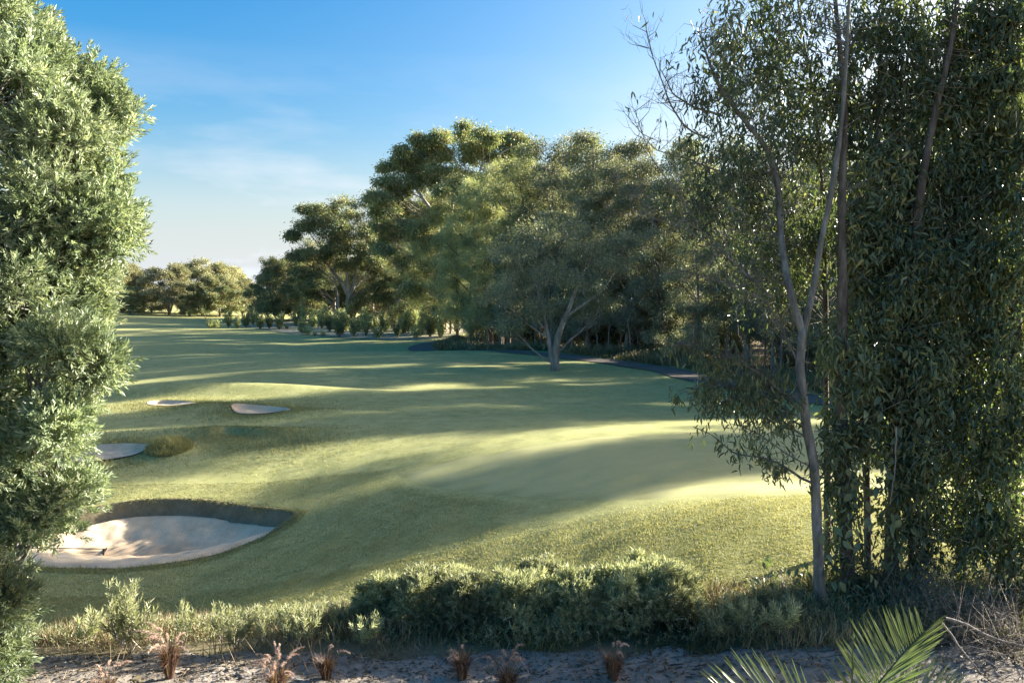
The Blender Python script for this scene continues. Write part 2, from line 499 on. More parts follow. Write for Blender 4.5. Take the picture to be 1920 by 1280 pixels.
M_bed = ground_mat("grey_sandy_soil", [(0.36, (0.15, 0.128, 0.105)), (0.5, (0.25, 0.218, 0.185)), (0.66, (0.34, 0.305, 0.265))], fine=22, bump=0.9, bdist=0.05, straw=(0.22, 0.19, 0.15), straw_amt=0.4)
M_path = ground_mat("asphalt_path", [(0.36, (0.13, 0.107, 0.088)), (0.5, (0.165, 0.137, 0.113)), (0.66, (0.21, 0.178, 0.15))], fine=40, bump=0.2, straw=(0.11, 0.09, 0.07), straw_amt=0.4)
M_soil = ground_mat("bare_soil", [(0.36, (0.12, 0.09, 0.06)), (0.5, (0.21, 0.165, 0.11)), (0.66, (0.31, 0.25, 0.175))], fine=18, bump=1.0, bdist=0.05, straw=(0.2, 0.19, 0.1), straw_amt=.5)
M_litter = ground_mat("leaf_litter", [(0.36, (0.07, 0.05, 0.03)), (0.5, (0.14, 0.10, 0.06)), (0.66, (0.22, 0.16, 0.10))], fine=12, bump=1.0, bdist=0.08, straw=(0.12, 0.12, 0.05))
M_mulch = ground_mat("pale_mulch", [(0.36, (0.22, 0.20, 0.13)), (0.5, (0.33, 0.30, 0.21)), (0.66, (0.42, 0.39, 0.28))], fine=8, bump=0.8, bdist=0.08, straw=(0.18, 0.20, 0.08))

M_blade = leaf_mat("grass_blades", [(0.0, (0.20, 0.205, 0.09)), (0.45, (0.29, 0.29, 0.135)), (0.8, (0.39, 0.38, 0.20)), (1.0, (0.52, 0.48, 0.31))], trans=0.5, patch=0.15, tint=(1.15, 1.1, 0.75))
M_weed = leaf_mat("weed_blades", [(0.0, (0.09, 0.11, 0.045)), (0.5, (0.15, 0.165, 0.075)), (0.75, (0.25, 0.215, 0.13)), (1.0, (0.40, 0.33, 0.235))], trans=0.3, patch=0.35, tint=(1.2, 1.1, 0.7))
M_wattle = leaf_mat("wattle_leaves", [(0.0, (0.124, 0.163, 0.091)), (0.5, (0.200, 0.249, 0.147)), (0.85, (0.275, 0.324, 0.201)), (1.0, (0.362, 0.391, 0.268))], trans=0.38, patch=0.2, rough=0.42, spec=0.5, tint=(1.15, 1.15, 0.75))
M_hedge = leaf_mat("hedge_leaves", [(0.0, (0.20, 0.22, 0.115)), (0.5, (0.33, 0.35, 0.195)), (1.0, (0.48, 0.49, 0.32))], trans=0.42, rough=0.45, spec=0.45, tint=(1.12, 1.12, 0.8))
M_gum = leaf_mat("gum_leaves", [(0.0, (0.130, 0.170, 0.083)), (0.5, (0.220, 0.262, 0.136)), (0.9, (0.337, 0.349, 0.191)), (1.0, (0.491, 0.374, 0.218))], trans=0.25, rough=0.5)
M_dark = leaf_mat("oak_needles", [(0.0, (0.180, 0.232, 0.122)), (0.5, (0.307, 0.347, 0.185)), (1.0, (0.487, 0.465, 0.231))], trans=0.25)
M_paper = leaf_mat("paperbark_leaves", [(0.0, (0.128, 0.154, 0.101)), (0.5, (0.220, 0.251, 0.164)), (0.85, (0.305, 0.322, 0.221)), (1.0, (0.398, 0.351, 0.271))], trans=0.25)
M_olive = leaf_mat("olive_leaves", [(0.0, (0.182, 0.195, 0.113)), (0.5, (0.288, 0.288, 0.176)), (1.0, (0.440, 0.405, 0.287))], trans=0.3)
M_vine = leaf_mat("vine_leaves", [(0.0, (0.064, 0.091, 0.050)), (0.5, (0.117, 0.152, 0.080)), (0.85, (0.184, 0.212, 0.109)), (1.0, (0.293, 0.285, 0.138))], trans=0.3, rough=0.38, spec=0.5, tint=(1.2, 1.3, 0.55))
M_dry = leaf_mat("dry_stems", [(0.0, (0.156, 0.111, 0.065)), (0.5, (0.286, 0.208, 0.130)), (1.0, (0.468, 0.364, 0.247))], trans=0.15)
M_dead = leaf_mat("dead_leaves", [(0.0, (0.05, 0.037, 0.025)), (0.6, (0.13, 0.095, 0.06)), (1.0, (0.28, 0.22, 0.15))], trans=0.1)
M_nurs = leaf_mat("young_shrub_leaves", [(0.0, (0.181, 0.238, 0.109)), (0.5, (0.322, 0.365, 0.186)), (1.0, (0.544, 0.535, 0.327))], trans=0.3)
M_red = leaf_mat("fountain_grass_blades", [(0.0, (0.07, 0.038, 0.03)), (0.5, (0.15, 0.085, 0.06)), (1.0, (0.30, 0.20, 0.14))], trans=0.25)
M_plume = leaf_mat("plume_bristles", [(0.0, (0.32, 0.22, 0.17)), (0.6, (0.50, 0.38, 0.31)), (1.0, (0.66, 0.54, 0.45))], trans=0.4, tint=(1.1, 1.0, 0.9))
M_palm = leaf_mat("palm_leaflets", [(0.0, (0.085, 0.115, 0.055)), (0.5, (0.12, 0.155, 0.075)), (1.0, (0.17, 0.205, 0.10))], trans=0.25, rough=0.35, spec=0.5, patch=0.1, tint=(1.1, 1.2, .6))
B_white = bark_mat("white_gum_bark", (0.18, 0.15, 0.12), (0.34, 0.30, 0.26), (0.48, 0.44, 0.39), 2.0)
B_paper = bark_mat("paperbark_bark", (0.12, 0.095, 0.075), (0.24, 0.205, 0.17), (0.36, 0.32, 0.275), 5.0, 1.0)
B_grey = bark_mat("smooth_grey_bark", (0.085, 0.078, 0.068), (0.17, 0.158, 0.14), (0.28, 0.262, 0.24), 8.0, 1.0)
B_dark = bark_mat("dark_brown_bark", (0.06, 0.047, 0.038), (0.12, 0.097, 0.08), (0.20, 0.17, 0.145), 9.0, 1.0)
B_twig = bark_mat("dead_twig_bark", (0.14, 0.12, 0.105), (0.22, 0.195, 0.17), (0.31, 0.28, 0.25), 12.0, 0.3)

# ------------------------------------------------------------------ ground, sands, green, path
def axis(fine0, fine1, step, lo, hi, grow):
    a = list(np.arange(fine0, fine1 + step / 2, step))
    s = step
    while a[-1] < hi: s = min(s * grow, 90); a.append(a[-1] + s)
    s = step; b = []; x = fine0
    while x > lo: s = min(s * grow, 90); x -= s; b.append(x)
    return np.array(b[::-1] + a)
gx = axis(-13, 7, 0.19, -1500, 1500, 1.06)
gy = axis(12, 40, 0.19, -60, 2200, 1.055)
GX, GY = np.meshgrid(gx, gy)
GZ = H(GX, GY) + 0.012 * n_hi(GX, GY) * (GY < 30)
for P_ in (B1, B2, B4, B5): GZ -= ((0.06 + 0.26 * sst(.38, .6, (GY - B1[:, 1].min()) / np.ptp(B1[:, 1]))) if P_ is B1 else 0.08) * sst(0.0 if P_ is B1 else 0.16, 0.18 if P_ is B1 else 0.40, sdf(P_, GX, GY))
soil = np.zeros(GX.shape)
s1 = sdf(B1, GX, GY)
soil = np.where(s1 > 0.02, 1.0, 0.0)
for P_ in (B2, B4, B5): soil = np.maximum(soil, np.where(sdf(P_, GX, GY) > 0.1, 0.8, 0.0))
soil = np.maximum(soil, 0.85 * sst(12.6, 12.0, GY - 2.0 * sst(2.5, -7, GX) + 0.45 * n_hi(GX, GY)) * (np.abs(GX) < 40))
ny, nx = GX.shape
idx = np.arange(ny * nx).reshape(ny, nx)
quad = np.stack([idx[:-1, :-1], idx[:-1, 1:], idx[1:, 1:], idx[1:, :-1]], -1).reshape(-1, 4)
link("ground", mk_mesh("ground", np.stack([GX, GY, GZ], -1).reshape(-1, 3), [quad], M_lawn, smooth=True, attrs={'soil': soil.ravel()}),
     kind="structure", label="rolling mown grass of the golf course fairway and rough", category="ground")

def poly_sheet(name, poly, mat, lift, rings, shrink=0.0, bumpf=None, rim=None, step=0.2, rake=False, **props):
    poly = np.asarray(poly, float); c = poly.mean(0)
    if shrink:
        Q0 = np.vstack([poly, poly[:1]]); s0 = np.concatenate([[0], np.cumsum(np.linalg.norm(np.diff(Q0, axis=0), axis=1))])
        t0 = np.linspace(0, s0[-1], 240, endpoint=False); R0 = np.stack([np.interp(t0, s0, Q0[:, 0]), np.interp(t0, s0, Q0[:, 1])], 1)
        T0 = np.roll(R0, -2, 0) - np.roll(R0, 2, 0); T0 /= np.linalg.norm(T0, axis=1)[:, None]; N0 = np.column_stack([-T0[:, 1], T0[:, 0]])
        if np.mean(sdf(poly, *(R0 + N0 * .05).T)) < 0: N0 = -N0
        poly = (R0 + N0 * shrink)[sdf(poly, *(R0 + N0 * shrink).T) > shrink * .8]
    # resample the outline evenly
    Q = np.vstack([poly, poly[:1]]); s = np.concatenate([[0], np.cumsum(np.linalg.norm(np.diff(Q, axis=0), axis=1))])
    n = max(48, int(s[-1] / step)); t = np.linspace(0, s[-1], n, endpoint=False)
    R = np.stack([np.interp(t, s, Q[:, 0]), np.interp(t, s, Q[:, 1])], 1)
    V = []
    for f in np.linspace(1, 0.02, rings): V.append(c + (R - c) * f)
    XY = np.concatenate(V); Z = H(XY[:, 0], XY[:, 1]) + 0.012 * n_hi(XY[:, 0], XY[:, 1]) * (XY[:, 1] < 30) + lift
    if bumpf is not None: Z = Z + bumpf(XY[:, 0], XY[:, 1]) * sst(0, .6, sdf(poly, XY[:, 0], XY[:, 1]))
    k = np.arange(rings - 1)[:, None] * n; j = np.arange(n)[None]; j2 = (j + 1) % n
    q = np.stack([k + j, k + j2, k + n + j2, k + n + j], -1).reshape(-1, 4)
    tri = np.arange((rings - 1) * n, rings * n)[None]
    at_ = None
    if rim: Z = Z + .012 - .035 * (1 - sst(0, 1.3, sdf(poly, XY[:, 0], XY[:, 1])))
    if rake:
        fl = sst(0.9, 1.7, sdf(poly, XY[:, 0], XY[:, 1]) + .25 * n_hi(XY[:, 0], XY[:, 1]))
        ph = np.hypot(XY[:, 0] + 7.2, (XY[:, 1] - poly[:, 1].min() + .5) * 1.25) + .12 * n_hi(XY[:, 0] * .5, XY[:, 1] * .5)
        Z = Z + fl * 0.03 * np.sin(ph * 2 * np.pi / .27) * (0.5 + 0.5 * np.clip(n_mid(XY[:, 0] * 3, XY[:, 1] * 3) + .5, 0, 1))
        Z = Z - .07 * (1 - sst(0, .25, sdf(poly, XY[:, 0], XY[:, 1])))
        at_ = {'rake': fl}
    elif mat is M_sand: at_ = {'rake': np.full(len(XY), .35)}
    if rim: at_ = {'soil': 1 - sst(0, rim, sdf(poly, XY[:, 0], XY[:, 1]) + 0.35 * n_hi(XY[:, 0], XY[:, 1]) + 0.2)}
    me = mk_mesh(name, np.column_stack([XY, Z]), [q, tri], mat, smooth=True, attrs=at_)
    return link(name, me, **props)

sb = sines(21, 8, 0.25, 0.8)
def sand_bumps(x, y): return 0.016 * sb(x, y)
poly_sheet("bunker_sand", B1, M_sand, 0.03, 110, 0.16, sand_bumps, step=0.09, rake=True, kind="structure", label="raked pale sand of the large near bunker", category="sand")
def bunker_lip():
    Q = np.vstack([B1, B1[:1]]); s_ = np.concatenate([[0], np.cumsum(np.linalg.norm(np.diff(Q, axis=0), axis=1))])
    t = np.arange(0, s_[-1], 0.06); P = np.stack([np.interp(t, s_, Q[:, 0]), np.interp(t, s_, Q[:, 1])], 1)
    T = np.gradient(P, axis=0); T /= np.linalg.norm(T, axis=1)[:, None]; Nn = np.column_stack([-T[:, 1], T[:, 0]])
    if np.mean(sdf(B1, *(P + Nn * .1).T)) < 0: Nn = -Nn
    y0, y1 = B1[:, 1].min(), B1[:, 1].max(); rg = np.random.default_rng(3)
    offs = np.array([-.12, -.05, .0, .04, .08, .12, .17, .24, .34])
    XY = P[:, None] + Nn[:, None] * (offs[None, :] + .035 * n_hi(P[:, :1] * 3, P[:, 1:] * 3))[..., None]
    Z = H(XY[..., 0], XY[..., 1]) + .012 * n_hi(XY[..., 0], XY[..., 1]) + np.array([-.03, .008, .012, .012, .01, .01, .008, -.01, -.06]) + .012 * rg.normal(size=XY.shape[:2]) * np.array([0, .5, 1, 1, 1, 1, 1, 0, 0])
    n = len(P); k = len(offs); i = np.arange(n)[:, None] * k + np.arange(k - 1)[None]; i2 = ((np.arange(n) + 1) % n)[:, None] * k + np.arange(k - 1)[None]
    q = np.stack([i, i + 1, i2 + 1, i2], -1)[(P[:, 1] - y0) / (y1 - y0) > .42].reshape(-1, 4)
    link("bunker_lip", mk_mesh("bunker_lip", np.dstack([XY, Z]).reshape(-1, 3), [q], M_soil, smooth=True), kind="structure", label="dark earth lip along the back of the large near bunker", category="soil")
bunker_lip()
poly_sheet("bunker_sand", B2, M_sand, 0.05, 24, 0.12, sand_bumps, kind="structure", label="pale sand of the middle bunker beside the leafy tree", category="sand")
poly_sheet("bunker_sand", B4, M_sand, 0.05, 24, 0.1, sand_bumps, kind="structure", label="thin strip of sand left of the grass island", category="sand")
poly_sheet("bunker_sand", B5, M_sand, 0.05, 24, 0.1, sand_bumps, kind="structure", label="bright white sand of the far bunker right of the grass island", category="sand")
GREEN = smooth_poly(hits0([(690, 890), (760, 925), (950, 948), (1250, 945), (1600, 935), (1850, 900), (1800, 830), (1560, 800), (1350, 800), (1120, 812), (900, 840), (760, 865)]))
poly_sheet("putting_green", GREEN, M_green, 0.006, 70, rim=1.6, kind="structure", label="smooth pale putting green in the middle", category="green")

pathc = np.array([(4, 122), (-2, 114), (-7, 106), (-9.6, 97), (-10.2, 89), (-9.2, 82), (-6.2, 74), (-1.8, 67.5), (2.6, 63.4), (7.1, 58.8), (10.2, 54.5), (13.9, 46), (16.4, 40), (20, 33), (26, 27), (34, 22)], float)
def ribbon(name, pts, width, mat, lift, **props):
    P3 = resample(np.column_stack([pts, np.zeros(len(pts))]), 140)[:, :2]
    T = np.gradient(P3, axis=0); T /= np.linalg.norm(T, axis=1)[:, None]; Nn = np.column_stack([-T[:, 1], T[:, 0]])
    offs = np.linspace(-0.5, 0.5, 9) * width
    XY = (P3[:, None] + Nn[:, None] * offs[None, :, None]).reshape(-1, 2)
    Z = H(XY[:, 0], XY[:, 1]) + lift
    i = np.arange(139)[:, None] * 9 + np.arange(8)[None]
    q = np.stack([i, i + 1, i + 10, i + 9], -1).reshape(-1, 4)
    return link(name, mk_mesh(name, np.column_stack([XY, Z]), [q], mat, smooth=True), **props)
ribbon("cart_path", pathc, 2.7, M_path, 0.05, kind="structure", label="dark asphalt cart path curving along the wood", category="path")

bed = []
eb = sines(31, 6, 0.6, 2.5)
for x in np.linspace(-9, 6.5, 60): bed.append((x, 10.95 + 0.35 * float(sst(2.5, -7, x)) + 0.13 * float(eb(x, 0))))
bed += [(6.8, 10.5), (6.5, 7.2)] + [(x, 7.0) for x in np.linspace(6, -8.5, 20)] + [(-9.2, 8), (-9.3, 10)]
lb = sines(33, 10, 0.25, 1.2)
poly_sheet("sand_bed", bed, M_bed, 0.025, 70, 0, lambda x, y: 0.02 * lb(x, y), kind="structure", label="bare grey sandy strip along the bottom edge", category="soil")
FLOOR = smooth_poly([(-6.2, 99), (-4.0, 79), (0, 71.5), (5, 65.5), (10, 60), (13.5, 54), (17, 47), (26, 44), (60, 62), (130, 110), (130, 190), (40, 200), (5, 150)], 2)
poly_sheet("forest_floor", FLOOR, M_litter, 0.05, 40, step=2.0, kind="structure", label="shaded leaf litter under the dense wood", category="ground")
NURS = smooth_poly([hit(560, 628, H0)[:2], hit(690, 637, H0)[:2], hit(830, 637, H0)[:2], (-6, 120), (-5, 150), (-30, 175), hit(420, 610, H0)[:2], hit(470, 614, H0)[:2]])
poly_sheet("planting_bed", NURS, M_mulch, 0.05, 30, step=1.2, kind="structure", label="pale mulched bed under the young shrubs", category="soil")

# ------------------------------------------------------------------ grass
def in_view(x, y, m=1.0): return (np.abs(x) < 0.645 * y + m)

def grass_field():
    rng = np.random.default_rng(11)
    Bs, Ds, Ls, Ws, Rn = [], [], [], [], []
    def add(n, x0, x1, y0, y1, hmin, hmax, w, keep):
        x = rng.uniform(x0, x1, n); y = rng.uniform(y0, y1, n)
        k = in_view(x, y) & keep(x, y)
        x, y = x[k], y[k]; m = len(x)
        z = H(x, y) + 0.012 * n_hi(x, y) * (y < 30) - 0.004
        d = unit(np.column_stack([rng.normal(size=m) * .55 - 0.1, rng.normal(size=m) * .55, np.ones(m)]))
        Bs.append(np.column_stack([x, y, z])); Ds.append(d)
        cl = 0.5 + 0.5 * np.clip(n_hi(x * 1.7, y * 1.7) * .6 + n_mid(x, y) * .3, -1, 1)
        Ls.append(rng.uniform(hmin, hmax, m) * (0.7 + 0.6 * cl)); Ws.append(np.full(m, w))
        Rn.append(np.clip(rng.random(m) ** 1.3 * 0.75 + 0.3 * cl - 0.1, 0, 1))
    nb = lambda x, y: (rng.random(len(x)) < 1 - sst(-2, 2, x) * sst(15.6, 19.0, y + .5 * n_mid(x, y))) & (sdf(B1, x, y) < 0.0) & (sdf(GREEN, x, y) < 0.5 * rng.random(len(x))) & (y > 12.0 + 1.2 * sst(2.5, -7, x) + 0.25 * n_mid(x, y))
    add(450000, -13, 14, 11.8, 17.5, 0.022, 0.052, 0.011, nb)
    add(260000, -15, 16, 17.5, 24.5, 0.02, 0.045, 0.015, nb)
    # longer fringe round the near bunker and the back banks
    add(120000, -12, -2, 13, 22, 0.06, 0.14, 0.012, lambda x, y: (sdf(B1, x, y) < 0.05) & (sdf(B1, x, y) > -0.3) & (rng.random(len(x)) < 0.9))
    y0, y1 = B1[:, 1].min(), B1[:, 1].max(); n = 60000
    x = rng.uniform(-13, -2, n); y = rng.uniform(y0 + .4 * (y1 - y0), y1 + .3, n); sd = sdf(B1, x, y); k = (sd > -.1) & (sd < .07); x, y = x[k], y[k]; m = len(x); e = .02
    gxx = (sdf(B1, x + e, y) - sdf(B1, x - e, y)) / (2 * e); gyy = (sdf(B1, x, y + e) - sdf(B1, x, y - e)) / (2 * e)
    Bs.append(np.column_stack([x, y, H(x, y) + .02])); Ds.append(unit(np.column_stack([gxx + .4 * rng.normal(size=m), gyy + .4 * rng.normal(size=m), rng.uniform(-.5, .5, m)])))
    Ls.append(rng.uniform(.05, .2, m) * (.6 + .5 * np.clip(n_hi(x, y), -1, 1))); Ws.append(np.full(m, .014)); Rn.append(rng.random(m))
    far = lambda x, y: np.max([sdf(b, x, y) for b in (B2, B3, B4, B5)], 0)
    def kf(x, y):
        f = far(x, y); return (np.max([sdf(b, x, y) for b in (B2, B4, B5)], 0) < 0.06) & (rng.random(len(x)) < np.exp(np.minimum(f + .3, 0) / .8))
    add(260000, -22, -2, 23, 44, 0.05, 0.12, 0.02, kf)
    add(9000, R_h1[0] - 1, R_h1[0] + 1, R_h1[1] - 1, R_h1[1] + 1, 0.12, 0.25, 0.02, lambda x, y: np.hypot(x - R_h1[0], y - R_h1[1]) < 0.75)
    me = leaf_mesh("rough_grass", np.concatenate(Bs), np.concatenate(Ds), np.concatenate(Ls), np.concatenate(Ws), M_blade, rng, 'blade', rnd=np.concatenate(Rn))
    link("rough_grass", me, kind="stuff", label="short rough grass growing round the bunkers and mound", category="grass")
grass_field()

def weeds():
    rng = np.random.default_rng(12)
    n = 340000
    x = rng.uniform(-10, 9.5, n); y = rng.uniform(10.75, 16.6, n)
    lf = sst(2.5, -7, x)
    dens = n_hi(x * .6, y * .6) * .35 + n_mid(x, y) * .25 + 0.8 - np.abs(y - 11.9 - 1.6 * lf) * (0.72 - .34 * lf) + 0.25 * (x > 3.2)
    k = (rng.random(n) < np.clip(dens, 0, 1)) & in_view(x, y, 0.5) & (y > 10.85 + .38 * lf + .12 * eb(x, 0))
    x, y = x[k], y[k]; m = len(x)
    cl = 0.5 + 0.5 * np.clip(n_hi(x * .5, y * .5), -1, 1)
    h = rng.uniform(0.06, 0.34, m) * (0.45 + 0.9 * cl) * (1 - 0.45 * sst(0.2, 1.6, y - 12.2 - 2.2 * lf[k]))
    d = unit(np.column_stack([rng.normal(size=m) * .5, rng.normal(size=m) * .5, np.ones(m)]))
    r = np.clip(0.55 * rng.random(m) + 0.55 * (0.5 + 0.5 * np.clip(n_mid(x * 2.3, y * 2.3), -1, 1)) - 0.05, 0, 1)
    me = leaf_mesh("weeds", np.column_stack([x, y, H(x, y) - 0.01]), d, h, rng.uniform(0.008, 0.02, m), M_weed, rng, 'rhomb', rnd=r)
    link("weeds", me, kind="stuff", label="tangle of weeds and dry grass between sand strip and lawn", category="weeds")
    n = 7600
    x = np.concatenate([rng.normal(-5.9, .75, n // 2), rng.normal(-2.6, .8, n // 4), rng.normal(3.6, .5, n // 4)]); n = len(x); y = 11.75 + 1.4 * sst(2.5, -7, x) + rng.normal(size=n) * (.35 + .6 * sst(2.5, -7, x))
    d = unit(np.column_stack([rng.normal(size=n) * .45, rng.normal(size=n) * .45, np.ones(n)]))
    link("dry_stalks", leaf_mesh("dry_stalks", np.column_stack([x, y, H(x, y)]), d, rng.uniform(.15, .5, n), rng.uniform(.006, .011, n), M_dry, rng, 'rhomb'), kind="stuff", label="reddish dry stalks among the weeds", category="weeds")
    n = 15000
    x = rng.uniform(-9.5, 8, n); lf = sst(2.5, -7, x); y = 11.7 + 1.5 * lf + rng.normal(size=n) * (.45 + .75 * lf)
    k = (y > 11.0 + .35 * lf) & (rng.random(n) < .5 + .5 * np.clip(n_hi(x * .45, y * .45) + .4 * n_mid(x, y), -1, 1)) & in_view(x, y, .5)
    x, y = x[k], y[k]; n = len(x); cl = .5 + .5 * np.clip(n_hi(x * .45, y * .45), -1, 1)
    P = np.column_stack([x, y, H(x, y) + rng.random(n) * .22 * (.3 + cl)]); D = unit(rng.normal(size=(n, 3)) * .5 + np.array([0, 0, 1]))
    B, A, own = sprigs(rng, P, D, 7, .16 * rng.uniform(.5, 1.2, n), .8)
    link("leafy_weeds", leaf_mesh("leafy_weeds", B, A, .06 * rng.uniform(.6, 1.3, len(B)), .016, M_hedge, rng, 'rhomb', rnd=np.clip(.8 * rng.random(n)[own] ** 1.5, 0, 1)), kind="stuff", label="low leafy weeds along the top of the sand strip", category="weeds")
    # undergrowth at the edge of the wood
    n = 60000
    t = rng.random(n) * 0.86 + 0.1
    P3 = resample(np.column_stack([pathc, np.zeros(len(pathc))]), 200)[:, :2]
    T = np.gradient(P3, axis=0); T /= np.linalg.norm(T, axis=1)[:, None]; Nn = np.column_stack([-T[:, 1], T[:, 0]])
    i = (t * 199).astype(int); off = 1.7 + rng.random(n) ** 1.6 * 5.0
    p = P3[i] + Nn[i] * off[:, None] + rng.normal(size=(n, 2)) * .15
    k = (n_mid(p[:, 0] * .9, p[:, 1] * .9) * .4 + rng.random(n)) > 0.35
    p = p[k]; m = len(p); cl = 0.5 + 0.5 * np.clip(n_mid(p[:, 0], p[:, 1]), -1, 1)
    h = rng.uniform(0.25, 0.9, m) * (0.4 + cl)
    d = unit(np.column_stack([rng.normal(size=m) * .35, rng.normal(size=m) * .35, np.ones(m)]))
    me = leaf_mesh("undergrowth", np.column_stack([p, H(p[:, 0], p[:, 1])]), d, h, rng.uniform(0.03, 0.07, m), M_weed, rng, 'rhomb')
    link("undergrowth", me, kind="stuff", label="long grass and low undergrowth between the path and the wood", category="undergrowth")
weeds()

def litter():
    rng = np.random.default_rng(14); n = 5200
    x = rng.uniform(-8.5, 7, n); y = 10.95 + .35 * sst(2.5, -7, x) - np.abs(rng.normal(size=n)) * .75; k = in_view(x, y, .4) & (y > 9.2)
    x, y = x[k], y[k]; n = len(x); d = unit(np.column_stack([rng.normal(size=n), rng.normal(size=n), .25 * rng.normal(size=n)]))
    z = H(x, y) + 0.012 * n_hi(x, y) + .025 + .02 * lb(x, y) + .012
    link("leaf_litter", leaf_mesh("leaf_litter", np.column_stack([x, y, z]), d, rng.uniform(.03, .11, n), rng.uniform(.01, .03, n), M_dead, rng, 'lance', face=np.tile([0., 0, 1], (n, 1))), kind="stuff", label="dry fallen leaves and twigs scattered on the sand strip", category="leaf litter")
litter()
V = np.array([(0, 0, 0), (.1, .01, .015), (.12, .07, .01), (.04, .09, .02), (.05, .04, .05)]); p = hitH(270, 1217)
o = link("paper_scrap", mk_mesh("paper_scrap", V, [np.array([(0, 1, 4), (1, 2, 4), (2, 3, 4), (3, 0, 4)])], plain_mat("white_paper", (.7, .7, .7)), smooth=False), loc=p, label="small crumpled white scrap beside the tall plumed grass", category="scrap")

# ------------------------------------------------------------------ trees
def clump_tree(seed, trunks, clumps, limb_r, nsub, subr, nleaf, leaf, mats, droop=0.5, up=-0.35, shape='rhomb', flat=0.75, shell=0.6, k=7, limb_objs=False, sprig=None, twig_r=0.012, tw_max=99.0):
    """trunks: list of (points, radii). clumps: (x,y,z,rx,ry,rz). Returns (trunk mesh, [limb meshes], crown mesh)."""
    rng = np.random.default_rng(seed)
    wood = Wood(); limbs = []
    TP, TR = [], []
    for P, R in trunks:
        P = np.asarray(P, float); n = max(8, len(P) * 3)
        Q = resample(P, n); rr = np.interp(np.linspace(0, 1, n), np.linspace(0, 1, len(R)), R)
        wood.tube(Q, rr, k, 0.06, rng); TP.append(Q); TR.append(rr)
    TP = np.concatenate(TP); TR = np.concatenate(TR)
    PB, PD, PS = [], [], []
    for c in clumps:
        c = np.asarray(c, float); cen, rad = c[:3], c[3:6]
        hd = np.hypot(TP[:, 0] - cen[0], TP[:, 1] - cen[1]); dz = cen[2] - TP[:, 2]
        cost = np.abs(dz - 0.75 * hd - 0.3) + 0.6 * hd + 3 * (dz < 0)
        j = int(np.argmin(cost)); p0 = TP[j]
        mid = p0 * .5 + cen * .5 + np.array([0, 0, -0.12 * np.linalg.norm(cen - p0)])
        n = 9; Q = wobble(bez(p0, mid, cen, n), rng, 0.03 * np.linalg.norm(cen - p0) / 3)
        r0 = min(TR[j] * 0.75, limb_r)
        W2 = Wood() if limb_objs else wood
        W2.tube(Q, np.linspace(r0, r0 * .3, n), max(4, k - 2), 0.05, rng)
        ns = max(3, int(nsub * (rad[0] * rad[1] * rad[2]) ** (1 / 3) ** 1)) if nsub < 0 else nsub
        u, d = ball(rng, ns, shell)
        bad = d[:, 2] < up; u[bad, 2] *= -0.5
        S = cen + u * rad
        a = Q[rng.integers(n // 2, n, ns)]
        ok = np.linalg.norm(a - S, axis=1) < tw_max
        W2.twigs(a[ok], S[ok], np.maximum(r0 * .3, twig_r), rng, 0.12)
        if limb_objs: limbs.append(W2)
        # leaves of each sub-clump
        w = rng.uniform(0.5, 1.4, ns)
        cnt = np.maximum(3, (nleaf * w).astype(int))
        own = np.repeat(np.arange(ns), cnt); m = len(own)
        if sprig: b, bd = ball(rng, m, 0.15)
        else: b = rng.normal(size=(m, 3)) * .52; bd = unit(b)
        sr = subr * rng.uniform(0.65, 1.25, ns)
        pos = S[own] + b * sr[own][:, None] * np.array([1, 1, flat])
        dirv = unit(0.7 * bd + 0.45 * d[own] + 0.55 * rng.normal(size=(m, 3)) + np.array([0, 0, -droop]))
        PB.append(pos); PD.append(dirv); PS.append(np.clip(0.5 + 0.22 * rng.normal(size=ns)[own] + 0.28 * rng.normal(size=m), 0, 1))
    B = np.concatenate(PB); D = np.concatenate(PD); Rn = np.concatenate(PS)
    if sprig:
        n_, Ls_, ang_ = sprig
        B2_, D2_, own = sprigs(rng, B, D, n_, Ls_ * rng.uniform(.6, 1.3, len(B)), ang_)
        Rn = np.clip(Rn[own] + 0.12 * rng.normal(size=len(own)), 0, 1); B, D = B2_, D2_
    LL = leaf[0] * rng.uniform(0.65, 1.25, len(B)); WW = leaf[1] * rng.uniform(0.7, 1.2, len(B))
    crown = leaf_mesh("crown", B, D, LL, WW, mats[1], rng, shape, rnd=Rn)
    return wood.mesh("trunk", mats[0]), [w.mesh("limb", mats[0]) for w in limbs], crown

def assemble(root, parts):
    t, limbs, c = parts
    link("trunk", t, root)
    for lm in limbs: link("limb", lm, root)
    link("crown", c, root, kind="stuff")
    return root

def rand_clumps(rng, n, z0, z1, prof, r0, r1, cx=0, cy=0, flat=0.75):
    out = []
    for i in range(n):
        f = (i + 0.5) / n; z = z0 + (z1 - z0) * f
        R = prof(f); a = i * 2.4 + rng.uniform(-.5, .5); q = R * rng.uniform(0.35, 1.0)
        r = rng.uniform(r0, r1) * (1 - 0.3 * abs(f - .5))
        out.append((cx + q * math.cos(a), cy + q * math.sin(a), z + rng.uniform(-.4, .4), r, r, r * flat))
    return out

